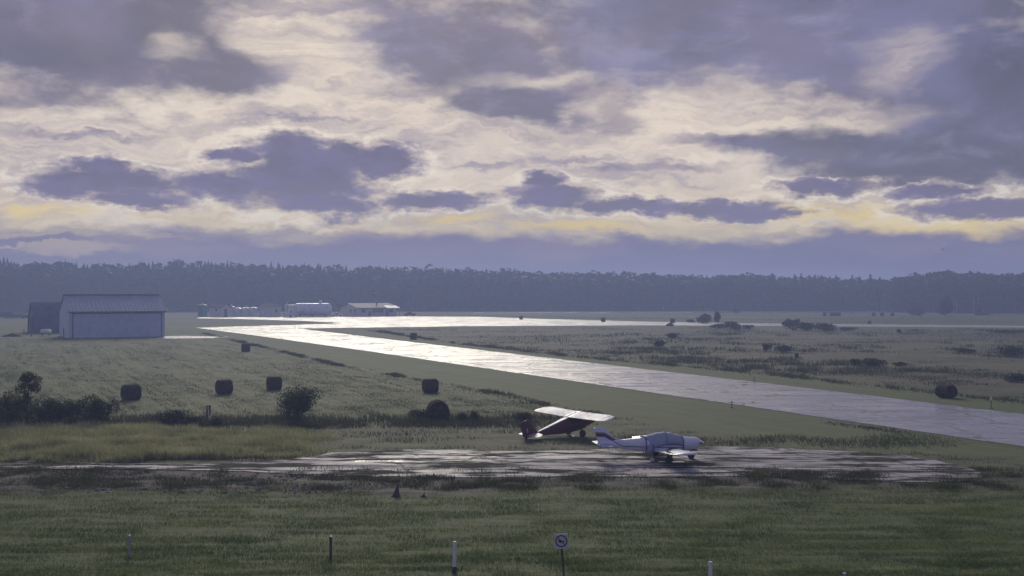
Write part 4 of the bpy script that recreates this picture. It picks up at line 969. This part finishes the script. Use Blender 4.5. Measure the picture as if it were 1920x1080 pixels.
for i, a in enumerate([(1322, 606, 42, 18, 'rounded dark bush behind the far taxiway with a small tree beside it'), (1295, 604.5, 18, 5, 'tiny low bush just left of the rounded far bush'),
    (1346, 616.5, 46, 9, 'flat low scrub in front of the taxiway, left of the taller clump'), (1378, 618.5, 42, 16, 'taller scrub clump breaking the bright line of the far taxiway'), (1400, 617, 26, 8, 'low scrub right of the taller clump'),
    (1488, 619, 44, 19, 'dark scrub under the close pair of far bales'), (1512, 620.5, 44, 17, 'dark scrub between the bale pair scrub and the rounded one'), (1548, 621.5, 56, 16, 'long rounded scrub at the right end of the far group'), (1590, 619, 44, 6, 'thin low scrub trailing right of the far group'),
    (1686, 624, 9, 6, 'single small dark tuft right of the far scrub'), (1640, 687, 62, 16, 'dark spreading scrub in the middle of the rough meadow'), (1604, 685, 28, 12, 'small scrub left of the spreading meadow scrub'), (1690, 686, 28, 7, 'flat scrub right of the spreading meadow scrub'),
    (1900, 716, 46, 17, 'dark scrub at the right edge behind the slumped bale'), (1895, 668, 64, 20, 'broad dark scrub at the right edge of the rough meadow'), (1812, 662, 40, 10, 'flat dark scrub in the rough meadow near the right edge'),
    (1494, 671, 10, 9, 'single round tuft in the rough meadow under the far scrub'), (1437, 658, 18, 14, 'upright small scrub in the rough meadow'), (1470, 660, 34, 14, 'scrub beside the upright one in the rough meadow'), (1236, 650, 26, 12, 'scrub on the left part of the rough meadow'), (1262, 634, 30, 10, 'thin scrub low over the left part of the rough meadow'), (1890, 625, 90, 7, 'long low dark bush line at the right edge near the taxiway'),
    (1380, 586.3, 20, 8, 'tiny far bush on the meadow edge before the forest'), (1722, 592, 34, 15, 'hazy bush left of the lone hazy tree'), (12, 597, 60, 12, 'hazy bush row at the left edge behind the field'), (44, 597, 46, 9, 'hazy low bush between the left edge and the steel arch building')]):
    shrub(a[0], a[1], a[2], a[3], a[4], 40+i, lm='leafb', group=G2, dens=1.4 if a[2] < 30 else 1.)
def far_tree(px, pb, wpx, hpx, label, seed, conifer=False):
    c = gp(px, pb); k = c.y/F; w_, h_ = wpx*k, hpx*k; r = np.random.default_rng(seed); o = thing('tree', label, 'tree', c)
    if conifer:
        n = int(160+hpx*9); z = r.random(n)**1.35; rad = w_/2*(1-z)*(.45+.55*r.random(n))*(1+.35*np.sin(z*38)); a = r.uniform(0, 6.283, n)
        P = np.stack([rad*np.cos(a), rad*np.sin(a), h_*(.06+.94*z)], -1)
    else: P = crown_pts(r, int(300+wpx*hpx*1.0), [(r.uniform(-.2, .2)*w_, r.uniform(-.2, .2)*w_, h_*q, w_*.34, w_*.34, h_*.22) for q in (.3, .5, .62, .76, .5, .4)])
    V_, F_ = leaf_quads(r, P, .5 if c.y > 400 else .3); raw('crown', V_, F_, M['spruce' if conifer else 'poplar'], 4, parent=o)
    MB().tube([(0, 0, -.2), (0, 0, h_*.5), (0, 0, h_*.97)], [.02*h_+.05, .015*h_, .01], 6).build('trunk', M['stem'], o); return o
far_tree(1345, 605.6, 12, 22, 'thin small tree leaning over the rounded far bush', 70)
far_tree(1773, 593.5, 32, 38, 'lone hazy broadleaf tree standing before the forest on the right', 71)
far_tree(1836, 591.5, 13, 20, 'small hazy conifer before the forest at the far right', 72, True)
far_tree(1848, 591, 20, 8, 'low hazy bush like tree right of the small conifer', 73)
# ---- the forest: every tree built, far enough to read as one mass
def spruce_proto(seed):
    r = np.random.default_rng(seed); V = []; Fq = []; o = 0; L = 9; n = 7
    for j in range(L):
        f = j/L; z0 = .10+.86*f; rad = .15*(1-f)**.85+.012; ztop = z0+.17
        a = np.arange(n)*2*math.pi/n+r.random()*6; rr = rad*r.uniform(.65, 1.25, n)
        V += [(0, 0, min(1., ztop))]+[(rr[i]*math.cos(a[i]), rr[i]*math.sin(a[i]), z0-r.uniform(0, .03)) for i in range(n)]
        Fq += [(o, o+1+i, o+1+(i+1) % n) for i in range(n)]; o += n+1
    V += [(-.008, 0, 0), (.008, 0, 0), (0, 0, .5)]; Fq += [(o, o+1, o+2)]
    return np.array(V), np.array(Fq)
def poplar_proto(seed):
    r = np.random.default_rng(seed); n = 150
    P = crown_pts(r, n, [(r.uniform(-.09, .09), r.uniform(-.09, .09), q, .13, .13, .13) for q in (.20, .34, .46, .58, .70, .82, .86)])
    a = rvec(r, n)*.055; b = rvec(r, n)*.055; V = np.stack([P-a, P+a, P+b*1.3], 1).reshape(-1, 3); Fq = np.arange(3*n).reshape(-1, 3)
    T0 = len(V); V = np.concatenate([V, [(-.009, 0, 0), (.009, 0, 0), (0, 0, .8)]]); Fq = np.concatenate([Fq, [(T0, T0+1, T0+2)]]); return V, Fq
protos = {'s': [spruce_proto(i) for i in range(8)], 'p': [poplar_proto(i+20) for i in range(8)]}
def top_row(px):   # height of the forest's top edge in the photo
    return np.interp(px, [-400, 0, 20, 50, 120, 200, 400, 560, 700, 860, 960, 1000, 1100, 1250, 1400, 1450, 1600, 1660, 1700, 1760, 1850, 1920, 2300],
                         [486, 490, 492, 499, 498, 500, 497, 501, 504, 507, 510, 516, 515, 518, 519, 522, 526, 526, 520, 514, 518, 516, 514])
fr = np.random.default_rng(5); acc = {'s': ([], [], 0), 'p': ([], [], 0)}; pp = {'V': [], 'F': []}; cnt = {'s': [0], 'p': [0]}
AV = {'s': [], 'p': []}; AF = {'s': [], 'p': []}; off = {'s': 0, 'p': 0}
for row in range(7):
    x = -520.
    while x < 560:
        x += fr.uniform(1.7, 3.4); px0 = 960+x/700*F
        Y0 = np.interp(px0, [-400, 0, 150, 500, 1200, 1600, 1700, 1920, 2400], [650, 655, 690, 720, 735, 720, 665, 640, 640])
        Y = Y0+row*7+fr.uniform(-3, 3); X = x*Y/700; px = 960+X/Y*F
        hh = (H-(top_row(px)-YH)/F*Y)*1.10
        hh *= (.80+.04*row) if row < 5 else 1.; hh *= fr.uniform(.88, 1.05)
        if row >= 5 and fr.random() < .5: hh *= .93
        kd = 's' if fr.random() < (.62 if px < 980 else .25) else 'p'
        if 1000 < px < 1440 or px > 1690: kd = 's' if fr.random() < .06 else 'p'
        pv, pf_ = protos[kd][fr.integers(8)]; a = fr.uniform(0, 6.28); ca_, sa_ = math.cos(a), math.sin(a); wd = hh*fr.uniform(.85, 1.25)*(1.55 if kd == 'p' else .95)
        q = np.stack([(pv[:, 0]*ca_-pv[:, 1]*sa_)*wd+X, (pv[:, 0]*sa_+pv[:, 1]*ca_)*wd+Y, pv[:, 2]*hh-.1], -1)
        AV[kd].append(q); AF[kd].append(pf_+off[kd]); off[kd] += len(q)
for kd, nm, lb in (('s', 'conifer_forest', 'spruce trees of the hazy forest along the horizon'), ('p', 'broadleaf_forest', 'rounded aspen trees of the hazy forest along the horizon')):
    tag(raw(nm, np.concatenate(AV[kd]), np.concatenate(AF[kd]), M['spruce' if kd == 's' else 'poplar'], 3), lb, kind='stuff')
# undergrowth at the foot of the forest
n = 70000; X = fr.uniform(-560, 600, n); Y0 = np.interp(960+X/700*F, [-400, 0, 150, 500, 1200, 1600, 1700, 1920, 2400], [650, 655, 690, 720, 735, 720, 665, 640, 640])
Pu = np.stack([X*Y0/700, Y0-3+fr.uniform(-2, 14, n), fr.random(n)**1.3*12*(.5+fbm(X*.05, X*0, 3))], -1)
V_, F_ = leaf_quads(fr, Pu, .75); tag(raw('forest_undergrowth', V_, F_, M['poplar'], 4), 'dark undergrowth along the foot of the forest', kind='stuff')
# single spruces standing above the others on the right
for i, (px, top, wd) in enumerate([(1448, 513, 9), (1490, 513, 8), (1502, 513, 10), (1518, 516, 7), (1528, 515, 6), (1541, 516, 9), (1556, 518, 8), (1568, 516, 8), (1598, 516, 10), (1612, 519, 7), (1632, 514, 8), (1650, 520, 8)]):
    Y = 712; c = Vector(((px-960)/F*Y, Y, 0)); h_ = H-(top-YH)/F*Y; k = Y/F
    o = thing('spruce_tree', ['tall lone spruce spire, leftmost above the forest edge', 'spruce spire, left of the close pair', 'spruce spire, right of the close pair', 'slim spruce spire after the close pair', 'slimmest spruce spire in the row', 'spruce spire in the middle of the row', 'short broad spruce spire in the middle of the row', 'spruce spire right of the middle of the row', 'broad spruce spire before the gap', 'short spruce spire near the right end', 'tall pointed spruce spire near the right end', 'last low spruce spire before the broadleaf wood'][i], 'tree', c, group='spruces rising above the forest edge')
    r = np.random.default_rng(90+i); n = 420; z = r.random(n)**1.1; rad = wd*2.0*k*(1-z)**.8*(.3+.7*r.random(n))*(1+.3*np.sin(z*44+i)); a = r.uniform(0, 6.283, n)
    V_, F_ = leaf_quads(r, np.stack([rad*np.cos(a), rad*np.sin(a), h_*(.1+.9*z)], -1), .55); raw('crown', V_, F_, M['spruce'], 4, parent=o)
    MB().tube([(0, 0, -.2), (0, 0, h_*.98)], [.28, .04], 6).build('trunk', M['stem'], o)
# pale birch trunks showing at the foot of the right wood
for i, px in enumerate([1788, 1793, 1825, 1834, 1902]):
    Y = 632.; o = thing('birch_tree', ['pale bare birch trunk just right of the lone hazy tree', 'pale birch trunk, second right of the lone hazy tree', 'left one of the pale birch trunks above the small conifer', 'right one of the pale birch trunks above the small conifer', 'pale birch trunk near the right edge of the wood'][i], 'tree', ((px-960)/F*Y, Y, 0), group='pale birches at the wood edge')
    MB().tube([(0, 0, 0), (.3, 0, 4), (.1, 0, 8.5)], [.13, .11, .06], 6).build('trunk', M['birch'], o); r = np.random.default_rng(300+i)
    V_, F_ = leaf_quads(r, crown_pts(r, 500, [(0, 1, 13, 2.2, 2, 3), (.5, 1, 10.5, 1.8, 1.8, 1.8), (-.6, 1, 15, 1.6, 1.6, 2)]), .3); raw('crown', V_, F_, M['poplar'], 4, parent=o)

# ---- grass and weeds as real blades
def blades(name, X, Y, h, lean, width, m, label, r, zb=None):
    n = len(X); a = r.uniform(0, 2*math.pi, n); b_ = r.uniform(0, 2*math.pi, n); w_ = width*r.uniform(.6, 1.4, n)
    hz = h*r.uniform(.55, 1.25, n); z0 = np.full(n, -.05) if zb is None else zb
    base = np.stack([X, Y, z0], -1); sd_ = np.stack([np.cos(a)*w_, np.sin(a)*w_, np.zeros(n)], -1)
    tip = base+np.stack([np.cos(b_)*lean*hz, np.sin(b_)*lean*hz, hz+.05], -1)
    V = np.stack([base-sd_, base+sd_, tip], 1).reshape(-1, 3)
    return tag(raw(name, V, np.arange(3*n).reshape(-1, 3), m, 3), label, kind='stuff')
def scatter(r, n, x0, x1, y0, y1, bias=0.):
    """random places whose photo column is x0..x1 and row y0..y1"""
    py = r.uniform(y0, y1, n); d = H*F/(py-YH); px = r.uniform(x0, x1, n); return (px-960)/F*d, d, px, py
def clump(r, X, Y, k, spread):
    i = r.integers(0, len(X), k); return X[i]+r.normal(0, spread, k), Y[i]+r.normal(0, spread, k)
q_ = np.random.default_rng(77)
hardin = lambda X, Y: inside(X, Y, RUN) | inside(X, Y, TAX) | inside(X, Y, PAD)
X, Y, px, py = scatter(q_, 330000, -120, 2040, 905, 1110)
dn = fbm(X*.35, Y*1.6, 4); k = dn > q_.uniform(.15, .62, len(X)); X, Y, dn = X[k], Y[k], dn[k]
blades('lawn_grass', X, Y, .04+.08*np.clip((dn-.42)*3, 0, 1), .7, .012, M['lawn'], 'short uneven lawn grass in the foreground', q_)
X, Y, px, py = scatter(q_, 70000, -120, 2040, 905, 1110)
dn = fbm(X*.7+50, Y*2.2, 3); k = dn > .60; blades('lawn_tufts', X[k], Y[k], .16, .6, .014, M['lawn'], 'taller grass tufts missed by the mower', q_)
X, Y, px, py = scatter(q_, 150000, -150, 700, 803, 872)
Z_ = np.stack(zones(X, Y)); dn = fbm(X*.5, Y*.5, 4); k = (Z_[5] > 0) & ~inside(X, Y, APR) & (dn > q_.uniform(.1, .55, len(X))) & (q_.random(len(X)) < np.interp(px+120*(fbm(X*.4, Y*.4, 3)-.5), [0, 400, 560, 660], [1, 1, .45, .02]))
edge_ = np.interp(px[k], [0, 420, 560, 640], [1, 1, .75, .3])
blades('tall_grass', X[k], Y[k], (.30+.5*np.clip((dn[k]-.3)*2, 0, 1))*edge_, .35, .022, M['tall'], 'tall yellow green grass in front of the left thicket', q_)
X, Y, px, py = scatter(q_, 130000, -150, 2050, 770, 905)
Z_ = np.stack(zones(X, Y)); dn = fbm(X*.25+7, Y*.7, 4); ap = inside(X, Y, APR); dt = Z_[4] > 0
k = ((Z_[3] > 0) | dt) & (Z_[5] == 0) & (dn > q_.uniform(.36, .80, len(X))) & (~ap | (fbm(X*.3, Y*1.1+9, 4) > .60)); X, Y, dn, ap = X[k], Y[k], dn[k], ap[k]
blades('rough_weeds', X, Y, np.where(ap, .08, .05+.26*np.clip((dn-.45)*3, 0, 1)), .5, .022, M['weed'], 'dark rough weeds around and on the old apron', q_)
# dark ragged weeds along the field border and between the apron slabs
cx, cy, px, py = scatter(q_, 240, -100, 1050, 783, 801); X, Y = clump(q_, cx, cy, 15000, .7)
blades('border_weeds', X, Y, np.full(len(X), .45), .45, .030, M['weed'], 'ragged dark weeds along the border of the hay field', q_)
cx, cy, px, py = scatter(q_, 170, -50, 1900, 878, 915); X, Y = clump(q_, cx, cy, 30000, .40)
k = ~inside(X, Y, APR) | (q_.random(len(X)) < .25); blades('dirt_weeds', X[k], Y[k], np.full(k.sum(), .22), .5, .020, M['weed'], 'low dark weeds along the edge of the dirt strip', q_)
cx, cy, px, py = scatter(q_, 36, 1400, 1640, 889, 897); X, Y = clump(q_, cx, cy, 3200, .45); blades('dirt_weeds', X, Y, np.full(len(X), .28), .4, .022, M['weed'], 'dark weeds on the front rim of the apron below the nose of the white airplane', q_)
cx, cy, px, py = scatter(q_, 90, 1120, 1760, 818, 838); X, Y = clump(q_, cx, cy, 5000, .8); k = ~inside(X, Y, APR)
blades('rough_weeds', X[k], Y[k], np.full(k.sum(), .20), .5, .026, M['weed'], 'dark weeds behind the white airplane', q_)
X, Y, px, py = scatter(q_, 9000, -50, 760, 886, 922); dn = fbm(X*1.2, Y*2.5, 3); k = dn > .58
blades('bleached_grass', X[k], Y[k], np.full(k.sum(), .13), .9, .02, M['straww'], 'bleached dead grass and straw on the dirt strip', q_)
# hay field: stubble tufts thrown along the swaths
X, Y, px, py = scatter(q_, 210000, -150, 1250, 634, 800)
Z_ = np.stack(zones(X, Y)); ca_ = X*rd.y-Y*rd.x; al_ = X*rd.x+Y*rd.y
sw = np.abs(np.sin(ca_*math.pi/5.2+1.2*fbm(al_*.02, ca_*.05, 3)))**6; dn = fbm(ca_*.45, al_*.05, 4)*.6+fbm(X*.4, Y*.4, 3)*.4
k = (Z_[0] > 0) & (dn+.10*sw > q_.uniform(.42, .66, len(X))); X, Y, dn, sw = X[k], Y[k], dn[k], sw[k]; sc2 = Y/110
blades('hay_stubble', X, Y, (.05+.05*sw+.08*np.clip((dn-.5)*3, 0, 1))*np.clip(sc2, .8, 1.4), .8, .022*np.clip(sc2, .8, 2), M['hayst'], 'cut hay stubble and leftover swaths in the field', q_)
cx, cy, px, py = scatter(q_, 1500, -150, 1200, 645, 790); k = zones(cx, cy)[0] > 0; cx, cy = cx[k], cy[k]; i = q_.integers(0, len(cx), 30000)
tt_ = q_.normal(0, 2.2, 30000); X = cx[i]+rd.x*tt_+q_.normal(0, .2, 30000); Y = cy[i]+rd.y*tt_+q_.normal(0, .2, 30000)
blades('dark_swath_wisps', X, Y, np.full(len(X), .11), .8, .03, M['weed'], 'short dark wisps of wet hay lying along the swaths', q_)
# weed line where verge meets field, and along the far verge
def line_weeds(pts, n, spread, h_, label, m='weed'):
    P_ = [gp(*p) for p in pts]; X = []; Y = []
    L = [(P_[i+1]-P_[i]).length for i in range(len(P_)-1)]; pr_ = np.array(L)/sum(L); s = q_.choice(len(L), n, p=pr_); f = q_.random(n)
    A = np.array([tuple(p)[:2] for p in P_]); B_ = A[s]*(1-f[:, None])+A[s+1]*f[:, None]+q_.normal(0, spread, (n, 2)); dn = fbm(B_[:, 0]*.4, B_[:, 1]*.12, 3); k = dn > q_.uniform(.25, .65, n)
    return blades('verge_weeds', B_[k, 0], B_[k, 1], h_*(.4+.9*np.clip((dn[k]-.45)*4, 0, 1)), .6, .05, M[m], label, q_)
line_weeds([(380, 624), (640, 686), (800, 714), (950, 741), (1040, 762), (1130, 778)], 16000, .5, .26, 'ragged weed line between the near verge and the hay field')
line_weeds([(700, 620), (860, 644), (1100, 671), (1400, 697), (1600, 719), (1780, 741), (1960, 757)], 13000, .9, .40, 'ragged dark weed line between the far verge and the rough meadow')
line_weeds([(1560, 792), (1700, 812), (1920, 842), (2000, 852)], 1500, .6, .10, 'dark weeds on the near rim of the runway')
# rough meadow right of the runway
X, Y, px, py = scatter(q_, 130000, 700, 2050, 614, 765)
Z_ = np.stack(zones(X, Y)); dn = fbm(X*.05, Y*.07, 5)*.65+fbm(X*.3, Y*.3, 3)*.35; k = (Z_[2] > 0) & (dn > q_.uniform(.42, .62, len(X))) & ~hardin(X, Y); X, Y, dn = X[k], Y[k], dn[k]
blades('meadow_weeds', X, Y, .10+.45*np.clip((dn-.50)*3, 0, 1), .5, .05*np.clip(Y/150, 1, 2), M['meadow'], 'brownish weeds of the rough meadow right of the runway', q_)
cx, cy, px, py = scatter(q_, 300, 1150, 2050, 620, 700); bz = fbm(cx*.03, cy*.05, 3) > .5; cx, cy = cx[bz], cy[bz]; X, Y = clump(q_, cx, cy, 9000, 1.1)
k = (zones(X, Y)[2] > 0) & ~hardin(X, Y); blades('meadow_scrub', X[k], Y[k], np.full(k.sum(), .6), .5, .07, M['weed'], 'dark knee high scrub scattered over the rough meadow', q_)
X, Y, px, py = scatter(q_, 26000, 560, 2100, 589, 606); dn = fbm(X*.02, Y*.05, 3); k = (dn > .45) & ~hardin(X, Y)
blades('far_grass', X[k], Y[k], np.full(k.sum(), .22), .7, .10, M['hayst'], 'mown grass between the taxiway and the forest', q_)
# pale stones and clods on the dirt strip
n = 420; X, Y, px, py = scatter(q_, n, -60, 780, 884, 924); VV = []; FF = []; oc = [(1, 0, 0), (-1, 0, 0), (0, 1, 0), (0, -1, 0), (0, 0, 1), (0, 0, -1)]; of = [(0, 2, 4), (2, 1, 4), (1, 3, 4), (3, 0, 4), (2, 0, 5), (1, 2, 5), (3, 1, 5), (0, 3, 5)]
for i in range(n):
    if inside(np.array([X[i]]), np.array([Y[i]]), APR)[0]: continue
    s = q_.uniform(.035, .12); R_ = Matrix.Rotation(q_.uniform(0, 6), 3, 'Z') @ Matrix.Rotation(q_.uniform(-.5, .5), 3, 'X'); b0 = len(VV)
    for p in oc: v_ = R_ @ Vector(p); v_ *= s*q_.uniform(.7, 1.3); VV.append((X[i]+v_.x*1.3, Y[i]+v_.y, v_.z*.7+s*.35))
    FF += [tuple(a+b0 for a in f) for f in of]
tag(raw('rubble', np.array(VV), np.array(FF), M['stone'], 3), 'pale stones and clods scattered on the dirt strip', kind='stuff')
# small bird over the right horizon
bd = thing('bird', 'small pale bird flying low over the right horizon', 'bird', ((1768-960)/F*180, 180, H+(550-468)/F*180))
MB().loft([ell(*q, 10, 2) for q in [(-.42, -.02, .03, .05), (-.25, -.08, .07, .08), (0, -.10, .09, .10), (.2, -.06, .09, .07), (.32, .0, .10, .05), (.42, .03, .06, .01)]]).build('body', M['tank'], bd, smooth=180)
for s_ in (-1, 1): MB().add([(.12, s_*.05, .05), (-.18, s_*.05, .05), (-.25, s_*.45, .28), (-.05, s_*.5, .34), (-.22, s_*.85, .12), (-.18, s_*.9, .13), (.12, s_*.05, .075), (-.18, s_*.05, .07), (-.05, s_*.5, .365)], [(0, 1, 2, 3), (3, 2, 4, 5), (6, 8, 3, 0), (6, 7, 1, 0)]).build('wing', M['tank'], bd)
bd.rotation_euler = (0, 0, R(60))

# ================================================================= haze: one closed box of thin air
hz = MB().box((0, 1300, 19.), (7000, 4400, 42.)).build('haze', bpy.data.materials.new('thin_mist')); hm = hz.data.materials[0]; hm.use_nodes = True
t = NT(hm.node_tree); t.n.remove(t.n['Principled BSDF']); pvn = t.n.new('ShaderNodeVolumePrincipled')
pvn.inputs['Density'].default_value = .00088; pvn.inputs['Color'].default_value = (.45, .57, 1., 1); pvn.inputs['Anisotropy'].default_value = .35
t.l.new(pvn.outputs[0], t.n['Material Output'].inputs['Volume'])
tag(hz, 'thin blue evening mist over the whole airfield', kind='stuff')
